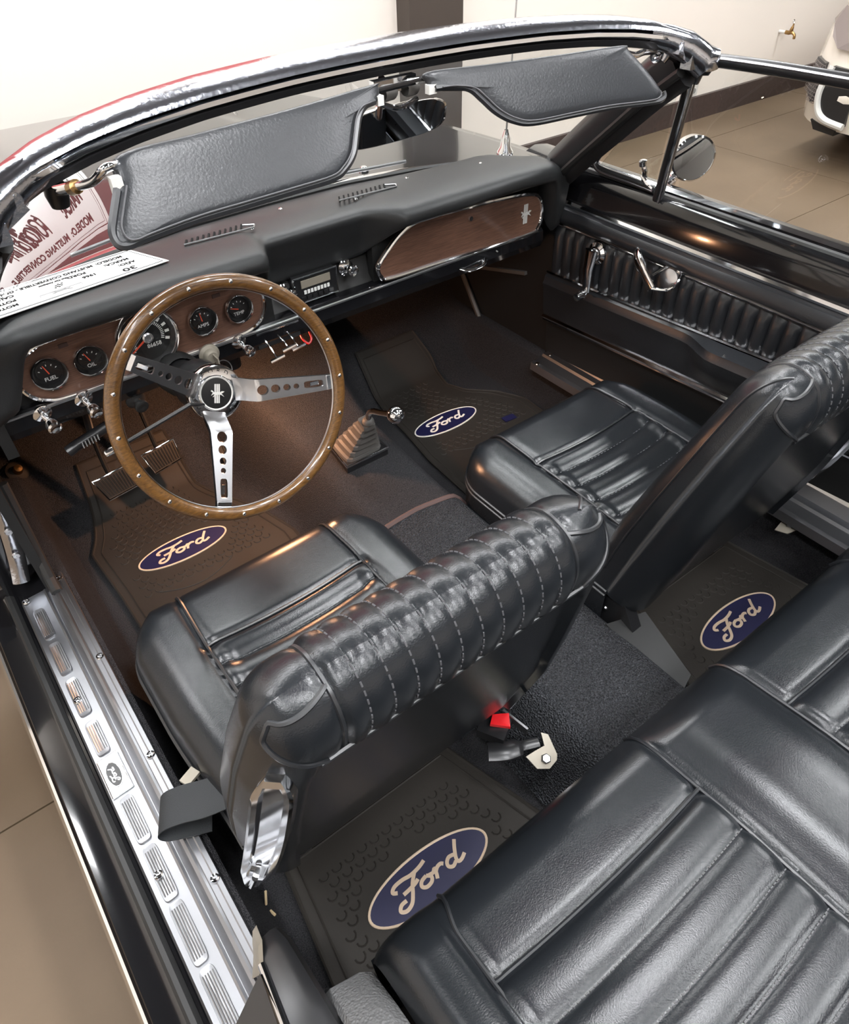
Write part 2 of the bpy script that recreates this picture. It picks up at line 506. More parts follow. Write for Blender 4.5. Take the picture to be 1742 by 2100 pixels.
# loop carpet runner on the rear of the tunnel with its brown bound edge
def tunnel_pt(x, y, o=.005): return V(x, y, pan(x, y) + o)
b = B()
rows = []
for i in range(36):
    y = -.755 + i / 35 * .69
    row = []
    for j in range(33):
        x = -.19 + j / 32 * .38
        yy_ = y
        if y > -.16: yy_ = y - .02 * (abs(x) / .19) ** 2 * (y + .16) / .09 - .09 * max(0, x) * (y + .16) / .09
        row.append(tunnel_pt(x, yy_, .007))
    rows.append(row)
b.grid(rows).build('tunnel_runner', 'carpet_loop', body)
b = B().tube([p + V(0, .004, -.001) for p in rows[-1]], .007, 6); b.build('bound_edge', 'edge_brown', body)
# rear seat riser, firewall, kick panels
B().box((0, -.775, .305), (1.36, .03, .17)).build('seat_riser', 'carpet', body, smooth=False)
B().box((0, .93, .66), (1.4, .04, .44)).build('firewall', 'black_matte', body, smooth=False)
for s in (-1, 1):
    b = B(); b.prism([(s * .728, y, z) for y, z in ((.24, .40), (.24, .88), (.90, .86), (.90, .45), (.6, .27), (.40, .25), (.24, .25))], (s * -.018, 0, 0))
    b.build('kick_panel', 'black_matte', body, smooth=False)
b = B().box((.706, .50, .56), (.012, .30, .010), Matrix.Rotation(-.25, 3, 'X')); b.tube([(.700, .63, .51), (.695, .50, .345)], .008, 6); b.build('kick_panel_rib', 'boot_rubber', body)
# rocker / sill on the driver side
def sweep_y(name, prof, y0, y1, m, parent, n=2, smooth=True):
    b = B(); b.grid([[V(x, lerp(y0, y1, i / (n - 1)), z) for x, z in prof] for i in range(n)])
    return b.build(name, m, parent, smooth, sharp=25)
sweep_y('rocker_panel', [(-.69, .385), (-.775, .365), (-.785, .352), (-.793, .350), (-.80, .357), (-.806, .350), (-.815, .345), (-.845, .342), (-.855, .330), (-.862, .25), (-.845, .18), (-.70, .17)], .40, -1.6, 'paint_black', body, 2)
sweep_y('rocker_moulding', [(-.851, .3385), (-.8555, .3365), (-.8605, .329), (-.8615, .318), (-.859, .31)], .40, -1.6, 'chrome', body, 2)
sweep_y('sill_seal', [(-.790, .352), (-.796, .359), (-.803, .359), (-.808, .351)], .36, -.78, 'rubber', body)
sweep_y('rocker_panel', [(.69, .385), (.78, .36), (.845, .342), (.862, .25), (.845, .18), (.70, .17)], .40, -1.6, 'paint_black', body, 2)
# hinge pillar, driver side
b = B()
b.prism([(-.722, .30, .40), (-.80, .30, .34), (-.83, .335, .34), (-.83, .40, .40), (-.722, .40, .40)], (0, 0, .50))
b.build('hinge_pillar', 'paint_black', body, smooth=False)
b = B()
b.tube(catmull([(-.725, .285, .60), (-.735, .285, .52), (-.748, .285, .45), (-.762, .275, .40)], 5), .016, 8, up=(0, 1, 0), flat=.4); b.build('pillar_striker', 'chrome_worn', body)
for z, x in ((.53, -.735), (.47, -.745)):
    B().lathe([(.001, .004), (.006, .004), (.008, 0)], (x, .275, z), (0, -1, 0), 12).build('pillar_bolt', 'steel', body)
b = B().tube([(-.705, .30, .62), (-.709, .27, .50), (-.712, .235, .415), (-.712, .20, .402)], .011, 8); b.build('pillar_seal', 'rubber', body)
b = B()
for s in (-1,):
    b.prism([(-.655, .30, .70), (-.655, .30, .93), (-.655, .2, .93), (-.655, .24, .70)], (-.02, 0, 0))
b.build('dash_end_panel', 'black_matte', body, smooth=False)

# hood and front fenders
b = B(); rows = []
for i in range(40):
    row = []
    for j in range(61):
        x = -.80 + j / 60 * 1.6
        y0 = base_y(max(-.66, min(.66, x))) + .012
        t_ = i / 39
        y = lerp(y0, 1.98 - .10 * (x / .8) ** 2, t_)
        z = .915 - .020 * (abs(x) / .8) ** 4 - .115 * (max(0, y - .4) / 1.5) ** 1.6 + .008 * sstep(.74, .70, abs(x)) * 0
        z += .012 * (1 - sstep(.30, .36, abs(x)))  * sstep(.6, .9, y)
        z -= .10 * sstep(.76, .80, abs(x))
        row.append(V(x, y, z))
    rows.append(row)
rows.append([V(p.x, p.y + .02, .45) for p in rows[-1]])
b.grid(rows).build('hood', 'paint_black', body, sharp=60)
for s in (-1, 1):
    sweep_y('fender', [(s * .799, .79), (s * .85, .74), (s * .866, .65), (s * .86, .45), (s * .85, .30)], .40, 1.95, 'paint_black', body)
# cowl strip at the foot of the windshield with intake slots
b = B(); rows = []
for t_, dz in ((0, .0), (.5, .004), (1, .0)):
    rows.append([V(x, base_y(x) + .012 + .03 * t_, .925 + dz - .012 * (abs(x) / .66) ** 3) for x in [-.66 + k * 1.32 / 40 for k in range(41)]])
b.grid(rows).build('cowl_moulding', 'chrome', body)
for k in range(24):
    x = -.24 + k * .02
    B().box((x, .56, .917), (.008, .05, .004), Matrix.Rotation(.3, 3, 'Z')).build('cowl_slot', 'black_matte', body, smooth=False)

# windshield frame
HZ = [(0, 1.281), (.15, 1.281), (.29, 1.279), (.38, 1.275), (.45, 1.269), (.51, 1.260), (.56, 1.246), (.59, 1.230), (.61, 1.212)]
def head(x):
    return V(x, -.35 * x * x, interp(abs(x), HZ))
HX = []
for k in range(-44, 45):
    HX.append(.612 * math.sin(k / 44 * PI / 2 * .999))
def sweep_head(name, prof, m, x0=-.62, x1=.62, closed=False):
    b = B(); rows = []
    for x in HX:
        if x < x0 or x > x1: continue
        p = head(x)
        # turn the section with the curve of the header
        ang = -.7 * x
        k = 1.0
        row = []
        for dy, dz in prof:
            row.append(p + V(dy * math.sin(-ang) * -1, dy * math.cos(ang), dz * .68))
        rows.append(row)
    b.grid(rows, closed_u=closed)
    return b.build(name, m, body, sharp=50)
sweep_head('header_panel', [(.075, -.045), (.07, -.03), (.055, -.012), (.032, -.001), (.026, 0), (.026, -.045)], 'paint_black', -.56, .56, closed=True)
sweep_head('header_moulding', [(.0285, .0), (.018, .002), (.0, -.001), (-.018, -.010), (-.025, -.017), (-.028, -.022), (-.020, -.026), (.020, -.026)], 'chrome_worn', closed=True)
sweep_head('header_trim', [(.02, -.026), (-.020, -.0265), (-.026, -.030), (-.0265, -.038), (-.022, -.042), (.01, -.042), (.02, -.03)], 'chrome', closed=True)
sweep_head('header_seal', [(.03, -.041), (-.016, -.042), (-.021, -.047), (-.016, -.060), (.0, -.062), (.03, -.058)], 'black_plastic', closed=True)
# corner castings
for s in (-1, 1):
    b = B()
    pts = [head(s * x) + V(0, 0, -.020) for x in (.50, .54, .575, .600, .612)] + [V(s * .620, -.138, 1.192), V(s * .622, -.138, 1.182)]
    b.tube(pts, [.018, .021, .024, .026, .027, .025, .020], 14, up=(0, 1, 0))
    b.build('corner_casting', 'chrome_worn', body)
    b = B()
    b.box((s * .560, -.118, 1.212), (.035, .024, .020), Matrix.Rotation(s * .5, 3, 'Y')); b.box((s * .580, -.128, 1.196), (.022, .022, .022)); b.lathe([(.001, -.006), (.011, -.006), (.011, .006), (.001, .006)], (s * .553, -.122, 1.222), (0, 1, 0), 14)
    b.build('latch_receiver', 'chrome_worn', body)
    # A-pillar
    pts = [V(s * .600, -.100, 1.19), V(s * .617, -.025, 1.135), V(s * .637, .07, 1.055), V(s * .657, .165, .975), V(s * .674, .245, .905)]
    b = B(); b.tube(catmull(pts, 6), .046, 12, up=(s, 0, 0), flat=.5); b.build('windshield_pillar', 'black_plastic', body)
    b = B(); b.tube(catmull([p + V(-s * .024, -.016, -.012) for p in pts], 6), .009, 8); b.build('pillar_trim', 'black_matte', body)
    b = B(); b.tube(catmull([p + V(s * .024, -.018, .004) for p in pts], 6), .006, 8); b.build('pillar_moulding', 'steel', body)
# windshield glass
b = B(); rows = []
for x_, in [(k / 40 * 2 - 1,) for k in range(41)]:
    top = head(x_ * .585) + V(0, .035, -.032)
    bx = x_ * .655
    bot = V(bx, base_y(bx) + .004, .925 - .006 * abs(x_))
    row = []
    for i in range(15):
        t_ = i / 14
        p = top.lerp(bot, t_)
        p += V(0, .35, .5).normalized() * (.022 * 4 * t_ * (1 - t_)) * (1 - .5 * x_ * x_)
        row.append(p)
    rows.append(row)
b.grid(rows).build('windshield_glass', 'glass', body)
b = B().tube([V(x, base_y(x) - .004, .928) for x in [-.65 + k * 1.3 / 50 for k in range(51)]], .007, 6); b.build('windshield_seal', 'rubber', body)

# rear quarters and deck behind the bench
for s in (-1, 1):
    y0_ = -.865 if s > 0 else -.93
    sweep_y('quarter_panel', [(s * .70, .90), (s * .745, .915), (s * .79, .908), (s * .83, .86), (s * .862, .70), (s * .864, .45), (s * .845, .20)], y0_, -2.35, 'paint_black', body)
    if s > 0: sweep_y('quarter_lining', [(.70, .90), (.675, .89), (.665, .84), (.66, .60), (.655, .25)], y0_, -1.48, 'leather_fine', body)
    b = B(); b.prism([(s * x, y0_, z) for x, z in ((.66, .25), (.665, .84), (.70, .90), (.79, .905), (.86, .70), (.86, .45), (.80, .37), (.70, .37))], (0, -.012, 0)); b.build('lock_face', 'paint_black', body, smooth=False)
B().box((0, -1.92, .88), (1.45, .86, .04)).build('rear_deck', 'paint_black', body, smooth=False)
# inner quarter trim, driver side, and lock pillar
qt = thing('quarter_trim', (-.67, -.9, .3), 'dark rear quarter trim rail beside the driver-side rear seat', 'trim panel')
b = B(); rows = []
for i, (y, xi, xo, zt) in enumerate(((-.612, -.668, -.676, .40), (-.622, -.653, -.688, .44), (-.65, -.648, -.697, .455), (-.75, -.645, -.705, .47), (-1.0, -.640, -.715, .50), (-1.3, -.63, -.72, .54))):
    rows.append([V(xi, y, .25), V(xi, y, zt - .02), V(xi - .006, y, zt - .004), V(lerp(xi, xo, .4), y, zt), V(xo + .006, y, zt - .006), V(xo, y, zt - .03), V(xo, y, .30)])
b.grid(rows); b.f.append(tuple(range(7))); b.build('rail', 'black_plastic', qt)
b = B().tube([(-.694, -.655, .452), (-.704, -.75, .468), (-.713, -1.0, .50), (-.72, -1.3, .54)], .005, 8); b.build('edge_moulding', 'chrome', qt)
b = B(); b.prism([(-.690, -.615, .405), (-.678, -.60, .425), (-.680, -.632, .455), (-.694, -.66, .45), (-.705, -.645, .41)], (-.008, 0, -.01)); b.build('gap_filler', 'zinc', qt, smooth=False)
b = B(); b.prism([(-.70, -.665, .46), (-.79, -.70, .40), (-.79, -1.3, .40), (-.715, -1.3, .55)], (0, 0, -.1)); b.build('lock_pillar', 'paint_black', qt, smooth=False)
ar = B(); rows = []
for i in range(9):
    y = -.706 - .006 * (1 - math.sin(min(1, i / 3) * PI / 2)) * 3 - i / 8 * .55
    k = math.sin(min(1, i / 2.5) * PI / 2)
    rows.append([V(-.645, y, .38), V(-.645, y, .42 + .09 * k), V(-.638, y, .425 + .095 * k), V(-.598, y - .008, .425 + .10 * k), V(-.584, y - .016, .42 + .095 * k), V(-.578, y - .02, .38)])
ar.grid(rows); ar.f.append(tuple(range(6)))

# ------------------------------------------------------------------ dashboard
dash = thing('dashboard', (0, .35, .72), 'black padded dashboard with wood-grain panels', 'dashboard')
PA = [(.36, .942), (.27, .948), (.222, .945), (.200, .938), (.190, .925), (.193, .911), (.212, .902), (.258, .893)]
PB = [(.36, .940), (.30, .939), (.270, .934), (.262, .924), (.267, .905), (.280, .862), (.289, .833), (.33, .828)]
PL = [(.36, .934), (.27, .938), (.225, .934), (.205, .924), (.198, .905), (.203, .860), (.213, .805), (.262, .775)]
def pad_profile(x):
    wb = sstep(-.140, -.098, x) * (1 - sstep(.115, .19, x))
    wl = (1 - sstep(-.632, -.565, x)) + sstep(.615, .66, x)
    pts = [V(x, base_y(max(-.66, min(.66, x))) - .008, .927)]
    for a, b_, l in zip(PA, PB, PL):
        y = lerp(a[0], b_[0], wb); z = lerp(a[1], b_[1], wb)
        y = lerp(y, l[0], wl); z = lerp(z, l[1], wl)
        pts.append(V(x, min(y, base_y(max(-.66, min(.66, x))) - .010), z - .010 * max(0, (abs(x) - .5) / .16) ** 2))
    return catmull(pts, 4)
b = B(); b.grid([pad_profile(-.668 + k * 1.336 / 150) for k in range(151)]).build('pad', 'dash_pad', dash, sharp=70)
# metal face behind the bezels and the lower rolled edge
b = B().box((-.375, .275, .835), (.53, .02, .13)); b.build('cluster_face', 'black_matte', dash, smooth=False)
b = B().box((.40, .275, .835), (.52, .02, .13)); b.build('glovebox_face', 'black_matte', dash, smooth=False)
b = B(); b.grid([[V(x, y, z) for y, z in ((.33, .84), (.298, .835), (.285, .79), (.27, .775))] for x in (-.125, .165)]); b.build('radio_face', 'black_matte', dash)
b = B(); b.grid([[V(x, y, z) for y, z in ((.275, .778), (.252, .776), (.242, .768), (.240, .745), (.248, .728), (.262, .722), (.32, .724))] for x in (-.665, .64)]); b.build('lower_rail', 'paint_black', dash, sharp=30)
b = B().tube([(-.66, .243, .772), (.62, .243, .772)], .0035, 6); b.build('lower_moulding', 'steel', dash)
b = B().box((0, .40, .71), (1.28, .18, .03)); b.build('under_tray', 'black_matte', dash, smooth=False)

def bezel(outline, y, parent, nm, rim=.0045):
    """wood panel with a bright rim; outline of (x, z)"""
    P = catmull([(x, y, z) for x, z in outline], 6, closed=True)
    b = B(); b.prism(P, (0, .008, 0)); pan_ = b.build(nm, 'veneer', parent, smooth=False)
    b = B(); b.tube([p + V(0, -.001, 0) for p in P], rim, 8, closed=True); b.build('bright_rim', 'chrome', pan_)
    return pan_
cl = [(-.606, .830), (-.596, .858), (-.565, .878), (-.525, .886), (-.375, .886), (-.22, .884), (-.165, .877), (-.140, .858), (-.134, .830), (-.143, .800), (-.168, .780), (-.22, .774), (-.375, .773), (-.53, .773), (-.575, .782), (-.598, .802)]
cluster = bezel(cl, .250, dash, 'instrument_panel')
GA = V(0, -1, .06).normalized()
def gauge(cx, cz, r, label, needle_deg, needle_r=None, ticks=((-60, 60, 5),), big=False):
    P = plane_map((cx, .2425, cz), (1, 0, 0), V(0, 0, 1))
    # n = ex x ey = (0,-1,0): towards the driver
    g = B().lathe([(r * .86, -.004), (r * .90, .004), (r * .96, .008), (r, .006), (r * 1.04, .0)], (cx, .2425, cz), GA, 40).build('gauge', 'chrome', dash)
    B().lathe([(r * .90, .003), (r * .80, -.004), (r * .78, -.0055), (.0005, -.0055)], (cx, .2425, cz), GA, 36).build('gauge_face', 'gauge_black', g)
    if not big:
        B().lathe([(r * .74, -.005), (r * .72, -.0035), (r * .70, -.005)], (cx + r * .06, .2425, cz + r * .05), GA, 36).build('gauge_inner_ring', 'black_plastic', g)
    b = B()
    for d0, d1, n in ticks:
        for k in range(n):
            d = math.radians(90 - lerp(d0, d1, k / (n - 1)))
            c_, s_ = math.cos(d), math.sin(d)
            ra, rb, hw = (.60, .74, .045) if big and n > 6 and n < 14 else (.50, .60, .022)
            if big and n >= 14: ra, rb, hw = .46, .56, .012
            q = [(ra, -hw), (rb, -hw), (rb, hw), (ra, hw)]
            b.prism([P(r * (a * c_ - w_ * s_), r * (a * s_ + w_ * c_) + (0 if big else -r * .1), -.0048) for a, w_ in q], P(0, 0, .0006) - P(0, 0, 0))
    b.build('dial_marks', 'white_ink', g, smooth=False)
    d = math.radians(90 - needle_deg); c_, s_ = math.cos(d), math.sin(d)
    o2 = -.1 * r if not big else 0
    nl = needle_r or .62
    b = B(); b.prism([P(r * (a * c_ - w_ * s_), r * (a * s_ + w_ * c_) + o2, -.0036) for a, w_ in ((0, -.035), (nl, -.02), (nl, .02), (0, .035))], P(0, 0, .0006) - P(0, 0, 0)); b.build('needle', 'red_needle', g, smooth=False)
    if label: text('dial_lettering', label, r * .34, P(0, -r * .42, -.0045), (1, 0, 0), (0, 0, 1), 'white_ink', g)
    B().lathe([(r * .88, .005), (r * .5, .006), (.0005, .0062)], (cx, .2425, cz), GA, 32).build('dial_glass', 'gauge_glass', g)
    return g
gauge(-.554, .831, .0300, 'FUEL', -18)
gauge(-.483, .830, .0290, 'OIL', -22)
sp = gauge(-.375, .834, .0570, None, -122, .70, ((-125, 110, 12), (-125, 110, 36)), True)
gauge(-.267, .832, .0285, 'AMPS', -8)
gauge(-.191, .832, .0280, 'TEMP', -70)
B().lathe([(.009, -.003), (.010, .0), (.007, .002), (.006, -.001), (.0005, -.001)], (-.375, .2425, .834), GA, 24).build('needle_cap', 'steel', sp)
text('odometer_lettering', '86658', .011, (-.366, .2470, .816), (1, 0, 0), (0, 0, 1), 'white_ink', sp)
for x, z in ((-.515, .868), (-.228, .868)):
    B().box((x, .2495, z), (.016, .003, .007)).build('indicator_lens', 'edge_brown', cluster, smooth=False)

gb = [(.140, .818), (.146, .795), (.170, .784), (.311, .780), (.476, .773), (.595, .770), (.624, .782), (.632, .814), (.622, .848), (.590, .868), (.50, .879), (.339, .888), (.250, .890), (.205, .875), (.165, .845)]
glove = bezel(gb, .246, dash, 'glovebox_door', .005)
pony_badge(glove, at_badge := (.575, .2445, .825), (1, 0, 0), (0, 0, 1), .048, 'plate_white')
B().lathe([(.0005, .004), (.005, .004), (.006, 0)], (.400, .245, .858), (0, -1, 0), 16).build('lock', 'chrome', glove)
b = B().tube(catmull([(.37, .243, .748), (.39, .230, .742), (.43, .230, .744), (.445, .243, .752)], 5), .006, 8, flat=.5); b.build('ashtray_pull', 'chrome', dash)
b = B().tube([(.30, .246, .768), (.48, .246, .762), (.485, .238, .758)], .002, 6); b.build('drawer_edge', 'steel', dash)

B().lathe([(.030, -.004), (.031, .006), (.022, .014), (.0004, .017)], (-.652, .262, .765), (.5, -.8, .1), 24).build('end_escutcheon', 'chrome', dash)
# radio
rad = B().box((-.003, .283, .812), (.100, .030, .052)).build('radio', 'black_plastic', dash, smooth=False)
RP = plane_map((-.003, .267, .812), (1, 0, 0), (0, 0, 1))
B().tube([RP(-.051, -.027, 0), RP(.051, -.027, 0), RP(.051, .027, 0), RP(-.051, .027, 0)], .0022, 6, closed=True).build('radio_rim', 'chrome', rad)
b = B(); b.prism([RP(x, y, 0) for x, y in ((-.036, .004), (.034, .004), (.034, .020), (-.036, .020))], RP(0, 0, .002) - RP(0, 0, 0)); b.build('cassette_door', 'zinc', rad, smooth=False)
for k in range(8):
    b = B(); x = -.028 + k * .008; b.prism([RP(x + a, -.006 + c_, 0) for a, c_ in ((-.0028, -.004), (.0028, -.004), (.0028, .004), (-.0028, .004))], RP(0, 0, .0015) - RP(0, 0, 0)); b.build('dial_digit', 'white_ink', rad, smooth=False)
for k in range(6):
    b = B(); x = -.034 + k * .0135; b.prism([RP(x + a, -.018 + c_, 0) for a, c_ in ((-.005, -.0035), (.005, -.0035), (.005, .0035), (-.005, .0035))], RP(0, 0, .003) - RP(0, 0, 0)); b.build('push_button', 'steel' if k == 5 else 'black_plastic', rad, smooth=False)
def knob(org, ax, r, L, m='chrome', parent=dash, nm='knob', skirt=True):
    pr = [(r * 1.5, 0), (r * 1.5, .003), (r * 1.1, .006), (r * .55, .008), (r * .5, L * .5), (r * .85, L * .62), (r, L * .75), (r, L * .95), (r * .75, L), (r * .4, L * .97), (.0004, L * .96)]
    if not skirt: pr = pr[3:]
    return B().lathe(pr, org, ax, 24).build(nm, m, parent)
knob((.083, .288, .820), (0, -1, .1), .012, .036, nm='radio_knob')
knob((-.068, .288, .812), (0, -1, .1), .012, .036, nm='radio_knob')
# switch knobs along the lower rail
for x in (-.590, -.517):
    knob((x, .246, .760), (0.1, -1, -.15), .0125, .050, nm='switch_knob')
knob((-.205, .246, .762), (.1, -1, -.15), .0115, .045, nm='lighter_knob')
# cowl-vent pull under the rail beside the wheel
knob((-.43, .26, .715), (.1, -1, -.2), .013, .03, 'rubber', nm='vent_knob')
# ignition lock with key and ring
ig = B().lathe([(.021, 0), (.021, .004), (.015, .008), (.014, .016), (.011, .020), (.0004, .020)], (-.272, .243, .762), (0, -1, 0), 24).build('ignition_lock', 'zinc', dash)
b = B().box((-.270, .212, .762), (.003, .022, .014)); b.build('key', 'zinc', ig, smooth=False)
b = B().tube([V(-.262 + .016 * math.cos(a), .205 + .006 * math.sin(a), .742 + .016 * math.sin(a)) for a in [k / 24 * 2 * PI for k in range(24)]], .0011, 5, closed=True); b.build('key_ring', 'steel', ig)
# heater controls under the centre
hc = B().box((-.118, .262, .748), (.098, .04, .034)).build('heater_panel', 'black_plastic', dash, smooth=False)
b = B().tube([(-.167, .242, .765), (-.070, .242, .765)], .0025, 6); b.build('panel_edge', 'chrome', hc)
for k, (x, dz) in enumerate(((-.152, -.030), (-.122, -.016), (-.100, -.022))):
    b = B(); b.tube([(x, .245, .752), (x + .004, .225, .748 + dz * .4), (x + .008, .212, .745 + dz)], .002, 6)
    b.tube([(x - .008, .212, .744 + dz), (x + .024, .212, .748 + dz)], .0042, 8)
    b.build('heater_lever', 'chrome', hc)
# vents and screws on the pad top
for s, x0 in ((-1, -.242), (1, .10)):
    v = B()
    b = B().tube([(x0, .315, .9485), (x0 + .14, .305, .9485), (x0 + .148, .318, .9475), (x0 + .13, .335, .9455)], .002, 6); b.build('vent_rim', 'steel', dash)
    for k in range(11):
        x = x0 + .008 + k * .0115
        B().box((x, .326, .9465), (.0035, .026, .003), Matrix.Rotation(-.5, 3, 'Z')).build('vent_slot', 'ink', dash, smooth=False)
for x, y in ((-.007, .373), (.297, .345), (.479, .306), (-.105, .308), (.137, .309)):
    B().lathe([(.0004, .002), (.003, .0018), (.0042, 0)], (x, y, interp(y, [(.30, .946), (.38, .941)])), (0, 0, 1), 12).build('pad_screw', 'chrome', dash)
# dangling red wire
b = B().tube(catmull([(-.034, .31, .71), (-.040, .30, .69), (-.030, .29, .675), (-.018, .295, .684), (-.02, .31, .71)], 5), .0028, 6)
o = b.build('red_wire', 'red_plastic'); tag(o, 'short loop of red wire hanging under the dashboard', 'wire')
# courtesy lamp under the dashboard, lit while the door is open
t = thing('courtesy_lamp', (-.20, .335, .69), 'small warm courtesy lamp under the dashboard above the pedals', 'lamp')
B().lathe([(.022, .012), (.022, -.027), (.020, -.028), (.020, .010)], (-.20, .335, .690), (0, 0, 1), 20).build('socket', 'black_plastic', t)
B().lathe([(.009 * math.sin(PI * k / 10), .009 * math.cos(PI * k / 10)) for k in range(11)], (-.20, .335, .681), (0, 0, 1), 16).build('bulb', 'lamp_warm', t)
ld = bpy.data.lights.new('courtesy_bulb', 'POINT'); ld.energy = 9.5; ld.color = (1.0, .48, .24); ld.shadow_soft_size = .012
lo = bpy.data.objects.new('courtesy_bulb', ld); COL.objects.link(lo); lo.parent = t; lo.location = V(-.20, .335, .664) - WL[t.name]
# hand brake pull
t = thing('hand_brake', (-.55, .25, .67), 'black pull handle of the hand brake under the dashboard', 'brake handle')
b = B().tube([(-.580, .245, .668), (-.560, .245, .675), (-.49, .26, .682)], .011, 10); b.build('grip', 'black_plastic', t)
b = B().tube([(-.53, .25, .678), (-.50, .40, .70)], .007, 8); b.build('rod', 'steel', t)
for k in range(6): B().box((-.552 + k * .006, .234, .677 + k * .001), (.002, .003, .012)).build('grip_letter', 'ink_grey', t, smooth=False)

# show card on the dashboard, read from in front of the car
card = thing('show_card', (-.45, .31, .945), 'white printed show card lying on the dashboard', 'card')
CZ = .9505
c0, c1, c2, c3 = V(-.293, .262, CZ), V(-.330, .366, .9465), V(-.640, .340, .9465), V(-.665, .225, CZ)
n = 16
b = B(); b.prism([c0, c1, c2, c3], (0, 0, .0012)); b.build('sheet', 'paper', card, smooth=False)
cx_ = (c3 - c0).normalized()       # reading direction for someone in front: +x is to their left
cy_ = V(-.02, -.105, .004)
def cardp(u, v): return c0.lerp(c3, u).lerp(c1.lerp(c2, u), v) + V(0, 0, .0014)
b = B().tube([cardp(.02, .06), cardp(.98, .06), cardp(.98, .94), cardp(.02, .94)], .0006, 4, closed=True); b.build('border_line', 'ink', card)
b = B().tube([cardp(.03, .10), cardp(.97, .10), cardp(.97, .90), cardp(.03, .90)], .0004, 4, closed=True); b.build('border_line', 'ink_grey', card)
CE = (c3 - c0).normalized(); CU = (c0 - c1)
def ctext(u, v, s, size, al='LEFT', w=1.0):
    text('card_lettering', s, size, cardp(u, v), CE, CU, 'ink', card, al, .0002, width=w, bold=.00045)
ctext(.09, .80, 'MODELO:  MUSTANG CONVERTIBLE - GEN I', .0125, w=.9)
ctext(.09, .62, 'MARCA:          FORD', .0125)
ctext(.09, .44, 'A\u00d1O:            1966', .0125)
ctext(.13, .20, '30', .020, w=1.3)
ctext(.42, .64, 'Gus Car Antiques', .007)
b = B()
for i in range(4):
    for j in range(4):
        if (i + j) % 2 == 0: b.box(cardp(.47 + i * .010 + j * .004, .50 - j * .035), (.0033, .0033, .0003))
b.build('flag_print', 'ink', card, kind='stuff')
b = B(); b.tube([cardp(.40, .22), cardp(.40, .28), cardp(.60, .28), cardp(.60, .22)], .0006, 4)
hp = plane_map(cardp(.5, .24), CE, CU)
b.prism([hp(.036 * x, .03 * y, .0) for x, y in HORSE], (0, 0, .0003)); b.build('emblem_print', 'ink_grey', card, smooth=False)
ctext(.70, .62, 'CAJA:', .0125); ctext(.70, .44, 'POTENCIA:', .0125); ctext(.70, .26, 'MOTOR:', .0125)

# ------------------------------------------------------------------ steering wheel
SW = V(-.3436, -.0505, .8344); SA = .2845
SN = V(0, -math.cos(SA), math.sin(SA)); SU = V(0, math.sin(SA), math.cos(SA)); SX = V(1, 0, 0)
def sw(a, b_, h=0.0): return SW + SX * a + SU * b_ + SN * h
wheel = thing('steering_wheel', sw(0, 0, -.09), 'wood-rimmed three-spoke steering wheel with drilled metal spokes', 'steering wheel')
RM = .1885
b = B(); rows = []
for k in range(120):
    a = 2 * PI * k / 120
    c_, s_ = math.cos(a), math.sin(a)
    rows.append([sw((RM + .0115 * math.cos(q)) * c_, (RM + .0115 * math.cos(q)) * s_, .0105 * math.sin(q)) for q in [2 * PI * j / 14 for j in range(14)]])
b.grid(rows, closed_u=True, closed_v=True); rim = b.build('rim', 'rim_wood', wheel)
b = B(); rows = []
for k in range(120):
    a = 2 * PI * k / 120; c_, s_ = math.cos(a), math.sin(a)
    rows.append([sw(r_ * c_, r_ * s_, h) for r_, h in ((RM - .0118, -.002), (RM - .0130, .001), (RM - .0118, .003))])
b.grid(rows, closed_v=True).build('rim_core', 'steel', wheel)
for k in range(18):
    a = math.radians(-116 + 10 + 20 * k)
    o = sw(RM * math.cos(a), RM * math.sin(a), .0098)
    B().lathe([(.0004, .0016), (.002, .0014), (.0036, 0)], o, SN, 12).build('rivet', 'chrome', wheel)
HD = -.098
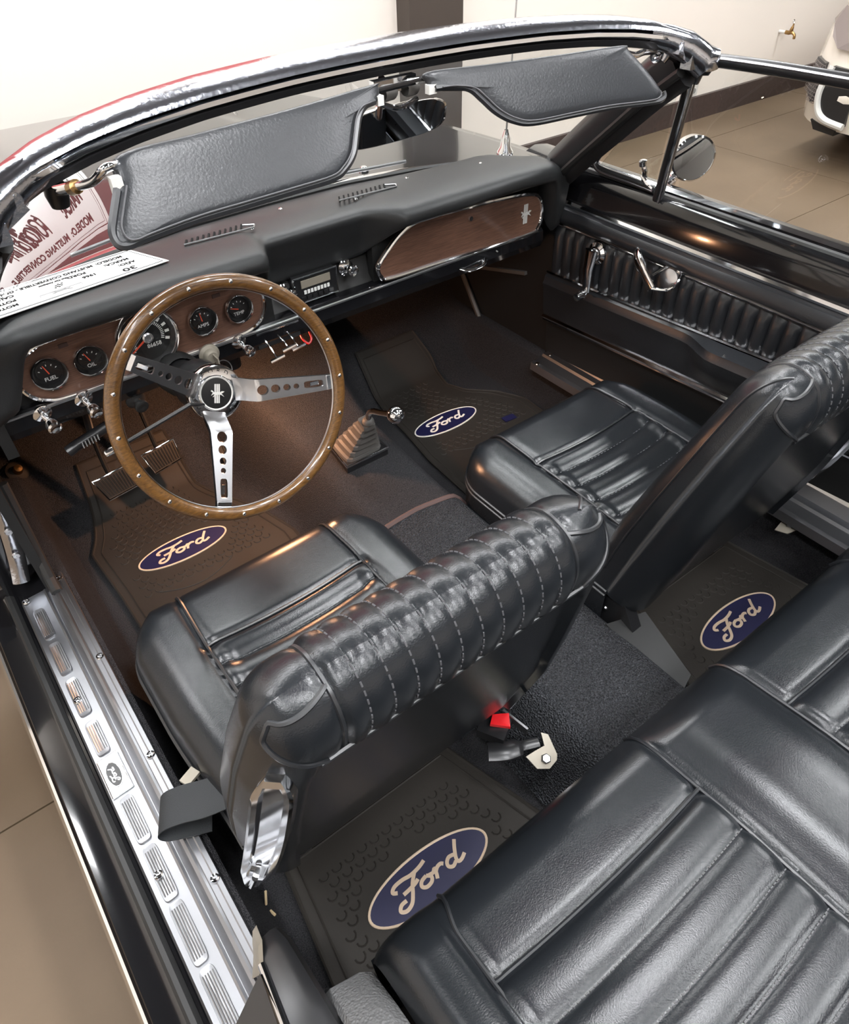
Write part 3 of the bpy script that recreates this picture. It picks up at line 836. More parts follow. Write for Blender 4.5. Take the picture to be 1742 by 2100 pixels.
for ang in (-9.2, -115.7, 138.2):
    a = math.radians(ang)
    d = SX * math.cos(a) + SU * math.sin(a); p = -SX * math.sin(a) + SU * math.cos(a)
    # spoke: flat strip from the hub rising to the rim, with four holes and a window
    def S(r_, w_, t_=0.0):
        h = lerp(HD + .006, -.004, sstep(.030, .060, r_) * .45 + .55 * max(0, min(1, (r_ - .045) / .125)))
        return SW + d * r_ + p * w_ + SN * (h + t_)
    def hwid(r_): return lerp(.0205, .0125, (r_ - .03) / .145)
    b = B()
    cells = []
    r0, r1 = .030, .178
    holes = [(.066, .0088), (.086, .0072), (.104, .0058), (.119, .0045)]
    T = .0022
    def panel(ra, rb, hole=None):
        m_ = 24
        outer = []
        for k in range(m_):
            q = 2 * PI * k / m_ + PI / 4
            u, v_ = math.cos(q), math.sin(q); g = max(abs(u), abs(v_)); u /= g; v_ /= g
            r_ = lerp(ra, rb, (u + 1) / 2); outer.append((r_, v_ * hwid(r_)))
        if hole is None:
            cen = ((ra + rb) / 2, 0)
            b.add([S(*q, T) for q in outer] + [S(*cen, T)], [(k, (k + 1) % m_, m_) for k in range(m_)])
            b.add([S(*q, 0) for q in outer] + [S(*cen, 0)], [(k, (k + 1) % m_, m_) for k in range(m_)])
        else:
            inner = []
            for k in range(m_):
                q = 2 * PI * k / m_ + PI / 4
                if hole[0] == 'c': inner.append((hole[1] + hole[2] * math.cos(q), hole[2] * math.sin(q)))
                else:
                    u, v_ = math.cos(q), math.sin(q); g = (abs(u) ** 6 + abs(v_) ** 6) ** (1 / 6)
                    inner.append((hole[1] + hole[2] * u / g, hole[3] * v_ / g))
            b.grid([[S(*q, t_) for q in loop] for loop, t_ in ((inner, -.004), (inner, T), (outer, T), (outer, 0))], closed_u=True)
    edges = [r0, .0555, .0765, .0955, .112, .127]
    panel(edges[0], edges[1])
    for k in range(4): panel(edges[k + 1], edges[k + 2], ('c', *holes[k]))
    panel(.127, .166, ('w', .147, .0155, .0062))
    panel(.166, r1)
    sp_ = b.build('spoke', 'steel', wheel, sharp=35)
    b = B(); b.box(S(.150, 0, -.003), (.016, .006, .0015), Matrix((d, p, SN)).transposed()); b.build('spoke_tab', 'chrome', sp_, smooth=False)
    b = B(); b.box(S(.175, 0, .001), (.014, .0235, .006), Matrix((d, p, SN)).transposed()); b.build('spoke_foot', 'chrome', sp_, smooth=False)
    b = B()
    for sgn in (-1, 1):
        b.grid([[S(r_, sgn * hwid(r_), t_) for r_ in [r0 + i * (r1 - r0) / 14 for i in range(15)]] for t_ in (T, -.007)])
    b.build('spoke_flange', 'black_plastic', sp_)
HC = sw(0, 0, HD)
hub = B().lathe([(.045, -.012), (.0485, -.004), (.049, .004), (.0475, .0085), (.045, .0098), (.031, .0105), (.030, .0115)], HC, SN, 48).build('hub_ring', 'chrome', wheel)
B().lathe([(.030, .0105), (.0285, .013), (.0265, .0115)], HC, SN, 40).build('medallion_rim', 'plate_white', hub)
B().lathe([(.0265, .0115), (.018, .0128), (.0004, .0135)], HC, SN, 40).build('medallion', 'gauge_black', hub)
pa = math.radians(-20)
PX = SX * math.cos(pa) + SU * math.sin(pa); PY = -SX * math.sin(pa) + SU * math.cos(pa)
pony_badge(hub, HC + SN * .0138, PX, PY, .034, 'plate_white')
for body_, a0, a1 in (('FORD', 128, 66), ('MUSTANG', 196, 344)):
    n = len(body_)
    for k, ch in enumerate(body_):
        a = math.radians(lerp(a0, a1, k / (n - 1)) - 22)
        d = SX * math.cos(a) + SU * math.sin(a); tg = SX * math.sin(a) - SU * math.cos(a)
        if body_ == 'MUSTANG': tg = -tg; up_ = -d
        else: up_ = d
        text('hub_letter', ch, .0108, HC + d * .0382 + SN * .0098, tg, up_, 'ink', hub, extrude=.0004)
b = B().lathe([(.038, -.012), (.044, -.03), (.046, -.075), (.040, -.085), (.030, -.09)], HC, SN, 32); b.build('horn_collar', 'black_plastic', wheel)
# column and indicator stalk
col = thing('steering_column', sw(0, 0, -.2), 'black steering column tube running under the dashboard', 'steering column')
B().tube([sw(0, 0, -.176), sw(0, 0, -.30), sw(0, -.03, -.62)], [.033, .030, .028], 20).build('tube', 'black_plastic', col)
b = B(); b.lathe([(.034, 0), (.042, .01), (.042, .05), (.034, .06)], sw(0, 0, -.32), SN, 24); b.build('column_collar', 'black_matte', col)
b = B().tube([V(-.372, .03, .80), V(-.401, .0, .83), V(-.545, -.002, .803)], .0035, 8); b.build('indicator_stalk', 'black_plastic', col)
b = B().lathe([(.0004, 0), (.006, 0), (.0062, .004), (.006, .028), (.004, .031), (.0004, .031)], (-.520, -.001, .8075), (-1, 0, -.18), 16); b.build('stalk_tip', 'chrome', col)

# ------------------------------------------------------------------ gear shifter
sh = thing('gear_shifter', (0, .17, .42), 'gear lever with chrome ball on a stepped rubber boot', 'gear lever')
bz = .432
b = B(); b.tube([(-.058, .130, bz), (.058, .130, bz), (.050, .225, bz + .01), (-.050, .225, bz + .01)], .004, 8, closed=True); b.build('boot_bezel', 'chrome', sh)
b = B(); b.prism([(-.058, .130, bz), (.058, .130, bz), (.050, .225, bz + .01), (-.050, .225, bz + .01)], (0, 0, -.02)); b.build('boot_plate', 'black_plastic', sh, smooth=False)
b = B(); loops = []
steps = 5
def ring(cx, cy, z, wx, wy):
    out = []
    for k in range(28):
        q = 2 * PI * k / 28; u, v_ = math.cos(q), math.sin(q); g = (abs(u) ** 7 + abs(v_) ** 7) ** (1 / 7)
        out.append(V(cx + wx * u / g, cy + wy * v_ / g, z + .010 * v_ / g * .6))
    return out
for k in range(steps + 1):
    f = k / steps
    wx = lerp(.050, .016, f); wy = lerp(.040, .015, f); z = bz + .004 + f * .098; cy = lerp(.176, .120, f)
    loops.append(ring(0, cy, z, wx, wy)); 
    loops.append(ring(0, cy, z + .009, wx * .97, wy * .97))
    if k < steps: loops.append(ring(0, cy - .004, z + .011, wx * .84, wy * .84)); loops.append(ring(0, cy - .006, z + .0165, wx * .80, wy * .80))
b.grid(loops, closed_u=True); b.f.append(tuple(range(len(b.v) - 28, len(b.v)))); b.build('boot', 'boot_rubber', sh, sharp=15)
b = B().lathe([(.014, 0), (.013, .006), (.009, .010), (.006, .011)], (0, .113, .545), (0, -.15, 1), 20); b.build('boot_lip', 'boot_rubber', sh)
b = B().tube(catmull([(0, .118, .52), (0, .112, .548), (0, .106, .572), (0, .088, .588), (0, .05, .604), (0, .008, .624)], 6), .0068, 12); b.build('lever', 'chrome', sh)
b = B().lathe([(.019 * math.sin(PI * k / 20), -.019 * math.cos(PI * k / 20)) for k in range(21)], (0, .0, .628), (0, -.9, .45), 28); b.build('knob', 'chrome', sh)

# ------------------------------------------------------------------ pedals
def pedal(nm, label, quad, arm_top, n=11):
    c_ = sum((V(*q) for q in quad), V(0, 0, 0)) / 4
    t = thing(nm, c_, label, 'pedal')
    q = [V(*p) for p in quad]
    nrm = (q[1] - q[0]).cross(q[3] - q[0]).normalized()
    if nrm.y > 0: nrm = -nrm
    b = B(); b.prism(q, nrm * -.012); b.build('pad', 'rubber_mat', t, smooth=False)
    b = B(); b.tube([p + nrm * .001 for p in catmull(q, 3, closed=True)] if 0 else [p + nrm * .001 for p in q], .0028, 6, closed=True); b.build('bright_trim', 'chrome', t)
    for k in range(n):
        f = (k + .8) / (n + .6)
        a_ = q[0].lerp(q[1], f).lerp(q[3].lerp(q[2], f), .10); e_ = q[0].lerp(q[1], f).lerp(q[3].lerp(q[2], f), .90)
        b = B(); b.tube([a_ + nrm * .001, e_ + nrm * .001], .0022, 5); b.build('tread_rib', 'rubber_mat', t)
    top = (q[0] + q[1]) / 2
    b = B(); b.tube(catmull([top - nrm * .012 + V(0, 0, -.02), top - nrm * .015 + V(0, .03, .06), V(*arm_top)], 6), .0095, 8, flat=.6); b.build('arm', 'black_matte', t)
pedal('brake_pedal', 'ribbed brake pedal with bright trim right of the clutch', [(-.416, .50, .415), (-.331, .50, .426), (-.333, .468, .385), (-.405, .465, .375)], (-.37, .62, .72))
pedal('clutch_pedal', 'ribbed clutch pedal with bright trim, leftmost in the footwell', [(-.541, .50, .397), (-.456, .50, .408), (-.454, .468, .362), (-.525, .465, .356)], (-.48, .62, .72))
t = thing('accelerator_pedal', (-.195, .55, .3), 'long dark accelerator pedal beside the transmission tunnel', 'pedal')
b = B(); b.prism([(-.225, .50, .285), (-.170, .50, .285), (-.165, .62, .395), (-.215, .62, .395)], (0, -.008, .01)); b.build('pad', 'rubber_mat', t, smooth=False)
for k in range(4):
    x = -.212 + k * .012; B().tube([(x, .495, .298), (x + .008, .610, .402)], .002, 5).build('tread_rib', 'rubber_mat', t)

# dimmer foot switch
t = thing('dimmer_switch', (-.655, .66, .39), 'small brass floor switch on the left carpet', 'switch')
dz = pan(-.60, .66)
B().lathe([(.026, 0), (.026, .004), (.02, .008), (.012, .009)], (-.672, .66, .395), (.25, -.6, .75), 24).build('grommet', 'rubber_mat', t)
B().lathe([(.012, .006), (.011, .018), (.009, .024), (.0004, .025)], (-.672, .66, .395), (.25, -.6, .75), 20).build('button', 'brass', t)

# ------------------------------------------------------------------ floor mats
def mat_thing(label, left, right, y0, y1, logo, lw, dots, group='rubber floor mats', rim_m='logo_gold', ink_m='logo_gold'):
    t = thing('floor_mat', ((left[0][1] + right[0][1]) / 2, y0, .25), label, 'floor mat', group)
    b = B(); rows = []
    N = 40
    for i in range(N + 1):
        y = lerp(y0, y1, i / N)
        xl, xr = interp(y, left), interp(y, right)
        rows.append([V(lerp(xl, xr, j / 24), y, pan(lerp(xl, xr, j / 24), y) + .009 if abs(lerp(xl, xr, j / 24)) > .16 else .27) for j in range(25)])
    for r in rows:     # keep it lying flat, not up the tunnel side
        zm = floor_z(r[0].y) + .009
        for p in r: p.z = zm + .5 * max(0, p.z - zm - .01) if abs(p.x) < .3 else zm
    under = [[p - V(0, 0, .007) for p in r] for r in rows]
    b.grid(rows)
    loop = rows[0] + [r[-1] for r in rows[1:]] + rows[-1][-2::-1] + [r[0] for r in rows[-2:0:-1]]
    b.grid([loop, [p - V(0, 0, .008) for p in loop]], closed_u=True)
    b.build('sheet', 'rubber_mat', t, sharp=50)
    inner = []
    cx = sum((p.x for p in loop)) / len(loop); cy = sum((p.y for p in loop)) / len(loop)
    for p in loop:
        d = V(cx - p.x, cy - p.y, 0); inner.append(V(p.x + d.x * .10, p.y + d.y * .06, floor_z(p.y + d.y * .06) + .0095))
    B().tube(loop, .0035, 5, closed=True).build('raised_border', 'rubber_mat', t)
    B().tube(inner, .002, 5, closed=True).build('inner_ridge', 'rubber_mat', t)
    # raised scallops
    b = B()
    ya, yb = dots
    k = 0
    y = ya
    while y < yb:
        x = interp(y, left) + .05 + (.0125 if k % 2 else 0)
        while x < interp(y, right) - .05:
            if (abs(x - logo[0]) / (lw * .58)) ** 2 + (abs(y - logo[1]) / (lw * .32)) ** 2 > 1:
                z = floor_z(y) + .0095
                pts = [V(x + .0085 * math.cos(a), y + .0085 * math.sin(a), floor_z(y + .0085 * math.sin(a)) + .0092) for a in [PI * (.95 + 1.15 * q / 6) for q in range(7)]]
                b.tube(pts, .0016, 4, cap=False)
            x += .025
        y += .0165; k += 1
    b.build('scallop_relief', 'rubber_mat', t, kind='stuff')
    for sy in (-1,):
        pts = [V(interp(yb, left) + .04 + q / 20 * (interp(yb, right) - interp(yb, left) - .08), ya - .01 - .03 * math.sin(q / 20 * PI), 0) for q in range(21)]
        for p in pts: p.z = floor_z(p.y) + .0095
        B().tube(pts, .0018, 5).build('arc_ridge', 'rubber_mat', t)
    oval_badge(t, (logo[0], logo[1], floor_z(logo[1]) + .0085), (1, -.02, 0), (0, 1, 0), lw, lw * .375, rim_m, 'logo_blue', ink_m, .0025)
    return t
mat_thing('black rubber mat with oval badge in the driver footwell', [(-.01, -.60), (.25, -.605), (.42, -.615), (.48, -.585), (.56, -.56), (.64, -.545)], [(-.01, -.20), (.20, -.19), (.32, -.22), (.42, -.27), (.50, -.31), (.64, -.32)], -.01, .63, (-.432, .308), .222, (.22, .52))
pmat = mat_thing('black rubber mat with oval badge in the passenger footwell', [(0, .225), (.2, .235), (.32, .255), (.45, .27), (.64, .29)], [(0, .62), (.25, .64), (.33, .60), (.40, .53), (.46, .505), (.56, .52), (.64, .50)], 0, .63, (.380, .308), .218, (.20, .50), rim_m='logo_white', ink_m='logo_white')
B().box((0.532, 0.204, .262), (.040, .022, .003), Matrix.Rotation(-.1, 3, 'Z')).build('maker_tag', 'logo_blue', pmat, smooth=False)['label'] = 'small blue maker tag'
mat_thing('black rubber mat with oval badge behind the driver seat', [(-.76, -.635), (-.48, -.60)], [(-.76, -.185), (-.48, -.26)], -.75, -.485, (-.420, -.648), .235, (-.74, -.53))
mat_thing('black rubber mat with oval badge behind the passenger seat', [(-.76, .185), (-.48, .26)], [(-.76, .635), (-.48, .60)], -.75, -.485, (.420, -.646), .232, (-.74, -.53))

# ------------------------------------------------------------------ front seats
def bucket_seat(cx, label, outer):
    """outer = -1 when the door is on the left of the seat"""
    t = thing('bucket_seat', (cx, -.25, .25), label, 'seat', 'front bucket seats')
    YF, YR, W, R = -.030, -.500, .268, .105
    def hw(y):
        d = YF - y
        w = W if d >= R else W - R + math.sqrt(max(0, R * R - (R - d) ** 2))
        return w - .012 * sstep(-.25, -.48, y)
    SEAMS = [-.195, -.243, -.295, -.350, -.405, -.460]
    IW = .158
    def seam_y(y0, x): return y0 + .018 * (1 - (x / IW) ** 2) * -0.6 + .0
    def top(x, y):
        a = abs(x)
        z = .500 + .010 * math.cos(min(1, abs(y + .2) / .3) * PI / 2)
        e = min(hw(y) - a, (YF - y))
        r = .062
        if e < r: z -= .062 * (1 - math.sqrt(max(0, 1 - (1 - max(e, 0) / r) ** 2)))
        # dip along the seams round the insert
        yq = y + .011 * (1 - min(1, (a / IW)) ** 2)
        inside = a < IW and yq < SEAMS[0]
        if inside:
            z -= .012 * min(1, min((IW - a), (SEAMS[0] - yq)) / .03) * 1.0
            for y0, y1 in zip(SEAMS, SEAMS[1:] + [-.52]):
                if y1 < yq <= y0:
                    f = (y0 - yq) / (y0 - y1)
                    z += .009 * (1 - abs(2 * f - 1) ** 2.6)
        z -= lerp(.005, .007, sstep(-.15, -.22, y)) * math.exp(-((a - IW) / .010) ** 2)
        z -= .006 * math.exp(-((yq - SEAMS[0]) / .008) ** 2) * sstep(IW + .015, IW - .005, a)
        return z
    b = B(); rows = []
    ny, nx = 110, 84
    ysl = [YF - R * (1 - math.cos(k / 30 * PI / 2)) for k in range(31)] + [YF - R - k / 80 * (YF - R - YR) for k in range(1, 81)]
    for y in ysl:
        w = max(hw(y), .15)
        row = []
        us = [math.sin(k / nx * PI - PI / 2) * .5 + (k / nx * 2 - 1) * .5 for k in range(nx + 1)]
        for u in us: row.append(V(cx + u * w, y, top(u * w, y)))
        row = [V(cx - w - .004, y, .335), V(cx - w - .004, y, .425)] + row + [V(cx + w + .004, y, .425), V(cx + w + .004, y, .335)]
        rows.append(row)
    rows.insert(0, [V(p.x, YF + .005, .425) for p in rows[0]])
    rows.insert(0, [V(p.x, YF - .002, .335) for p in rows[0]])
    b.grid(rows); cu = b.build('cushion', 'leather', t, sharp=75)
    def pipe(pts, nm='piping', r=.0030): return B().tube([V(cx + x, y, z) for x, y, z in pts], r, 6).build(nm, 'piping', t)
    # rim piping round the lower edge of the top cover
    edge = [(-hw(y) - .003, y, .436) for y in reversed(ysl)] + [(hw(y) + .003, y, .436) for y in ysl]
    pipe(edge); pipe([(x * 1.004, y + .001, .424) for x, y, z in edge], 'lower_piping', .003)
    for s in (-1, 1):
        pipe([(s * (IW + (.0) - .004 * sstep(-.19, -.05, y)), y, top(IW, y) + .0045) for y in [-.038 - k * .452 / 40 for k in range(41)]], 'bolster_piping')
    pipe([(x, SEAMS[0] - .011 * (1 - (x / IW) ** 2), top(x * .995, SEAMS[0] - .011 * (1 - (x / IW) ** 2)) + .004) for x in [-IW + k * 2 * IW / 30 for k in range(31)]], 'front_piping')
    for y0 in SEAMS[1:]:
        st = B()
        for k in range(30):
            x = -IW + .012 + k * (2 * IW - .024) / 29
            y = y0 - .011 * (1 - (x / IW) ** 2)
            st.box((cx + x, y, top(x, y) + .0012), (.0055, .0012, .0010))
        st.build('stitching', 'thread', t, smooth=False, kind='stuff')
    # base and runners
    B().box((cx, -.27, .31), (.44, .40, .06)).build('seat_base', 'black_matte', t, smooth=False)
    for s in (-1, 1): B().box((cx + s * .18, -.27, .269), (.03, .44, .024)).build('runner', 'steel', t, smooth=False)

    # ---- backrest: loops lofted along a reclined axis
    A0 = V(0, -.500, .43); A1 = V(0, -.652, .958)
    ax = (A1 - A0); L = ax.length; ax.normalize(); nf = V(0, ax.z, -ax.y)
    PW, NPL = .150, 11
    def hwid(h): return interp(h, [(0, .258), (.25, .264), (.5, .260), (.75, .243), (.9, .226), (1, .222)])
    def half(h): return interp(h, [(0, .066), (.3, .070), (.7, .058), (.9, .053), (1, .052)])
    DR = .062 / L
    def dome(h): return 1.0 if h < 1 - DR else math.sqrt(max(0.0, 1 - ((h - (1 - DR)) / DR) ** 2))
    HROLL = .855
    def surf(h, x, side):
        """side +1 front, -1 rear; x from the middle"""
        e = half(h) * dome(h)
        w = hwid(h) - .035 * (1 - dome(h))
        a = abs(x)
        bulge = 0
        if a < PW and (side > 0 or h > HROLL):
            f = (x / PW * NPL / 2) % 1.0 if NPL % 2 == 0 else ((x / PW * NPL / 2) + .5) % 1.0
            bulge = .0036 * (1 - abs(2 * f - 1) ** 2.2)
        g = 1.0
        if side < 0 and h < HROLL: bulge = -.010 * min(1, (HROLL - h) / .012)
        bulge -= .004 * math.exp(-((a - PW) / .006) ** 2) if (side > 0 or h > HROLL) else 0
        c_ = A0 + ax * (L * h)
        top_n = ax * (bulge * (1 - dome(h)))
        # rounded ends
        q = max(0.0, (a - (w - .055)) / .055)
        er = e * math.sqrt(max(0.0, 1 - min(1, q) ** 2.6))
        return V(cx + x, 0, 0) + c_ + nf * (side * (er + bulge * dome(h) * (1 if q < .01 else 0))) + top_n
    hs = [k / 40 * (1 - DR) for k in range(41)] + [1 - DR + DR * math.sin(k / 14 * PI / 2) for k in range(1, 15)]
    hs = sorted(set(hs + [HROLL - .001, HROLL + .001, HROLL - .012]))
    b = B(); loops = []
    NX = 132
    for h in hs:
        w = hwid(h) - .035 * (1 - dome(h))
        us = [-1 + 2 * k / NX for k in range(NX + 1)]
        us = [u if abs(u) < .78 else math.copysign(.78 + .22 * math.sin((abs(u) - .78) / .22 * PI / 2), u) for u in us]
        fr = [surf(h, u * w, 1) for u in us]
        rr = [surf(h, u * w, -1) for u in reversed(us)]
        loops.append(fr + rr)
    b.grid(loops, closed_u=True)
    b.f.append(tuple(range(len(loops[0]))))
    b.build('backrest', 'leather', t, sharp=80)
    for s in (-1, 1):
        pts = [surf(h, s * PW, -1) for h in hs if h > HROLL] + [surf(h, s * PW, 1) for h in reversed(hs) if h > .1]
        B().tube(pts, .0032, 6).build('backrest_piping', 'piping', t)
        pts = []
        for h in hs:
            if h < .08: continue
            w = hwid(h) - .035 * (1 - dome(h)); pts.append(surf(h, s * (w - .006), 1) + nf * .0005)
        if s != outer: B().tube(pts, .0022, 6).build('side_piping', 'piping', t)
        # shoulder seam from the crest piping to the side
        kc = 1 - DR * .22
        def wx(h): return (hwid(h) - .035 * (1 - dome(h))) - lerp(.066, .003, sstep(HROLL - .02, .945, h))
        pts = [surf(lerp(HROLL, kc, f), s * wx(lerp(HROLL, kc, f)), -1) for f in [k / 14 for k in range(15)]]
        pts += [surf(lerp(kc, 1 - DR * .03, k / 10), s * lerp(wx(kc), PW, k / 10), -1) for k in range(1, 11)]
        pts = catmull(pts, 2)
        B().tube(pts, .003, 6).build('shoulder_seam', 'piping', t)
    for k in range(1, NPL):
        x = -PW + 2 * PW * k / NPL
        st = B()
        hh = [h for h in hs if h > HROLL + .004]
        path = [surf(h, x, -1) - nf * (.0012 * dome(h)) + ax * (.0012 * (1 - dome(h))) for h in hh] + [surf(h, x, 1) + nf * (.0012 * dome(h)) for h in reversed(hs) if h > .78]
        path = catmull(path, 2)
        acc = 0; last = path[0]
        for i in range(len(path) - 1):
            d = path[i + 1] - path[i]
            if d.length < 1e-6: continue
            acc += d.length
            if acc > .0085:
                acc = 0
                dn_ = d.normalized()
                st.tube([path[i], path[i] + dn_ * .0055], .0010, 4)
        st.build('stitching', 'thread', t, kind='stuff')
    # hem where the cover ends over the rear board
    B().tube([surf(HROLL, x, -1) for x in [-.178 + k * .356 / 40 for k in range(41)]], .0030, 6).build('rear_hem', 'piping', t)
    # chrome hinge shield on the outer side, plain black arm on the inner side
    def shield(s, m, nm):
        cl_ = catmull([(cx + s * .217, -.668, .874), (cx + s * .226, -.657, .81), (cx + s * .241, -.634, .70), (cx + s * .256, -.605, .59), (cx + s * .270, -.574, .49)], 6)
        u_ = V(-s * .70, -.70, .12).normalized(); n_ = V(s * .72, -.66, .20).normalized()
        b = B(); rows = []; N = len(cl_)
        for k, p in enumerate(cl_):
            f = k / (N - 1); hw_ = .020 * min(1, .45 + 3.0 * min(f, 1 - f)) + .004 * math.sin(f * PI)
            dep = .009 if .12 < f < .80 else .0
            rows.append([p + u_ * (hw_ * a) + n_ * h_ for a, h_ in ((-1, -.012), (-1, .006), (-.85, .009), (-.6, .009), (-.48, .009 - dep), (.48, .009 - dep), (.6, .009), (.85, .009), (1, .006), (1, -.012))])
        b.grid(rows); b.f.append(tuple(range(10))); b.f.append(tuple(range(len(b.v) - 10, len(b.v))))
        ob = b.build(nm, m, t, sharp=35)
        b = B(); b.tube([cl_[20] + n_ * .010, cl_[23] + n_ * .010], .004, 8); b.build('shield_rib', m, ob)
    shield(outer, 'chrome', 'hinge_shield')
    if cx < 0: return t
    s = -outer
    b = B(); b.prism([(cx + s * .225, y, z) for y, z in ((-.40, .34), (-.46, .43), (-.53, .44), (-.58, .36), (-.60, .30), (-.58, .28), (-.50, .30))], (s * .025, 0, 0)); ha = b.build('hinge_arm', 'black_plastic', t, smooth=False)
    b = B(); b.prism([(cx + s * .195, -.555, .380), (cx + s * .282, -.53, .385), (cx + s * .262, -.705, .335), (cx + s * .215, -.690, .340)], (0, 0, -.03)); b.build('arm_cover', 'black_matte', ha, smooth=False)
    B().lathe([(.0004, .003), (.004, .003), (.006, 0)], (cx + s * .25, -.50, .38), (s, 0, 0), 12).build('pivot_screw', 'steel', ha)
    return t
bucket_seat(-.385, 'black leather driver bucket seat behind the steering wheel', -1)
bucket_seat(.385, 'black leather passenger bucket seat beside the closed door', 1)

# ------------------------------------------------------------------ rear bench
rs = thing('bench_seat', (0, -1.0, .25), 'black leather rear bench seat with pleated pads', 'bench seat')
RF = -.733
RSE = [-.868, -.938, -1.002, -1.060, -1.12, -1.18]
def rtop(x, y):
    a = abs(x)
    z = .520 + .014 * sstep(-.76, -.95, y)
    e = RF - y; r = .065
    if e < r: z -= .070 * (1 - math.sqrt(max(0, 1 - (1 - max(e, 0) / r) ** 2)))
    ex_ = .578 - a
    if ex_ < .045: z -= .05 * (1 - math.sqrt(max(0, 1 - (1 - max(ex_, 0) / .045) ** 2)))
    z += .016 * math.exp(-(a / .075) ** 4) * sstep(-.74, -.80, y)
    z += .014 * math.exp(-((a - .535) / .045) ** 4)
    for xs_ in (.106, .487): z -= .008 * math.exp(-((a - xs_) / .009) ** 2) * sstep(-.735, -.79, y)
    if .106 < a < .487:
        q = (a - .2965) / .19
        yq = y - .006 * q * q
        for y0, y1 in zip([-.742] + RSE, RSE + [-1.24]):
            if y1 < yq <= y0:
                f = (y0 - yq) / (y0 - y1); z += (.0065 if y0 < -.8 else .003) * (1 - abs(2 * f - 1) ** 2.6)
        z -= .0055 * math.exp(-((yq - RSE[0]) / .008) ** 2)
    return z
b = B(); rows = []
for i in range(130):
    y = RF - (.065 * (1 - math.cos(i / 24 * PI / 2)) if i < 24 else .065 + (i - 24) / 105 * .50)
    rows.append([V(-.578 + j * 1.156 / 200, y, rtop(-.578 + j * 1.156 / 200, y)) for j in range(201)])
rows.insert(0, [V(p.x, RF + .004, .42) for p in rows[0]]); rows.insert(0, [V(p.x, RF - .02, .29) for p in rows[0]])
b.grid(rows).build('cushion', 'leather', rs, sharp=75)
for x in (-.487, -.106, .106, .487):
    pts = [V(x + (.016 if x < 0 else -.016) * sstep(-.80, -.74, y) * (1 if abs(x) > .3 else 0), y, rtop(x, y) + .0025) for y in [-.737 - k * .48 / 50 for k in range(51)]]
    B().tube(pts, .0030, 6).build('panel_piping', 'piping', rs)
for s in (-1, 1):
    pts = []
    for k in range(41):
        x = s * (.106 + k / 40 * .381); q = (abs(x) - .2965) / .19; y = RSE[0] + .006 * q * q; pts.append(V(x, y, rtop(x, y) + .0025))
    B().tube(pts, .0028, 6).build('cross_piping', 'piping', rs)
    for y0 in RSE[1:5]:
        st = B()
        for k in range(56):
            x = s * (.115 + k / 55 * .363); q = (abs(x) - .2965) / .19; y = y0 + .006 * q * q
            st.box((x, y, rtop(x, y) + .0012), (.0040, .0014, .0012))
        st.build('stitching', 'thread', rs, smooth=False, kind='stuff')
ar.build('armrest', 'vinyl_grain', rs)['label'] = 'grey grained leather armrest'
ar.v = [V(-p.x, p.y, p.z) for p in ar.v]
ar.build('armrest', 'vinyl_grain', rs)['label'] = 'grey grained leather armrest'
b = B(); b.grid([[V(x, y, z) for y, z in ((-1.22, .48), (-1.21, .56), (-1.30, .80), (-1.36, .86), (-1.44, .84), (-1.46, .5))] for x in (-.64, -.3, 0, .3, .64)]); b.build('backrest', 'leather', rs)

# ------------------------------------------------------------------ scuff plates
sc = thing('scuff_plate', (-.735, -.2, .37), 'scratched aluminium scuff plate with ribbed pads on the open driver sill', 'scuff plate')
prof = [(-.782, .362), (-.778, .3725), (-.735, .3760), (-.7315, .3785), (-.728, .3765), (-.7265, .3765), (-.722, .382), (-.716, .3990), (-.711, .4015), (-.7075, .4005), (-.706, .4020), (-.6985, .4020), (-.6965, .4035), (-.690, .4035), (-.688, .396)]
b = B(); b.grid([[V(x, y, z) for x, z in prof] for y in (.252, .1, -.1, -.3, -.5, -.80)]).build('plate', 'alu', sc, sharp=20)
pads = [(.206, .117), (.102, .013), (.0, -.096), (-.111, -.190), (-.281, -.373), (-.379, -.477), (-.480, -.580), (-.584, -.685), (-.690, -.78)]
for ya, yb in pads:
    b = B()
    x0, x1 = -.7705, -.7475
    lp = [V(lerp(x0, x1, .5) + .5 * (x1 - x0) * math.copysign(abs(math.cos(q)) ** .5, math.cos(q)), lerp(yb, ya, .5) + .5 * (ya - yb) * math.copysign(abs(math.sin(q)) ** .22, math.sin(q)), 0) for q in [2 * PI * k / 32 for k in range(32)]]
    zz = lambda x: interp(x, [(-.778, .3725), (-.735, .3760)])
    b.grid([[V(p.x, p.y, zz(p.x) + .0) for p in lp], [V(lerp(p.x, -.759, .05), lerp(p.y, (ya + yb) / 2, .02), zz(p.x) + .0035) for p in lp], [V(lerp(p.x, -.759, .22), lerp(p.y, (ya + yb) / 2, .07), zz(p.x) + .0030) for p in lp], [V(lerp(p.x, -.759, .99), lerp(p.y, (ya + yb) / 2, .9), zz(p.x) + .0022) for p in lp]], closed_u=True)
    pd = b.build('ribbed_pad', 'alu', sc, sharp=35)
    for k in range(5):
        x = -.7665 + k * .0038
        B().tube([(x, ya - .010, zz(x) + .0028), (x, yb + .010, zz(x) + .0028)], .0011, 5).build('rib', 'alu', pd)
b = B(); b.prism([(-.776, -.196, .3735), (-.742, -.196, .3765), (-.742, -.275, .3765), (-.776, -.275, .3735)], (0, 0, .002)); bp_ = b.build('badge_plate', 'steel', sc, smooth=False)
B().tube([(-.776, -.196, .3758), (-.742, -.196, .3785), (-.742, -.275, .3785), (-.776, -.275, .3758)], .0012, 5, closed=True).build('badge_border', 'chrome', bp_)
oval_badge(bp_, (-.759, -.236, .3770), (0, 1, 0), (-1, 0, -.08), .050, .024, 'chrome', 'gauge_black', 'steel', .0015)
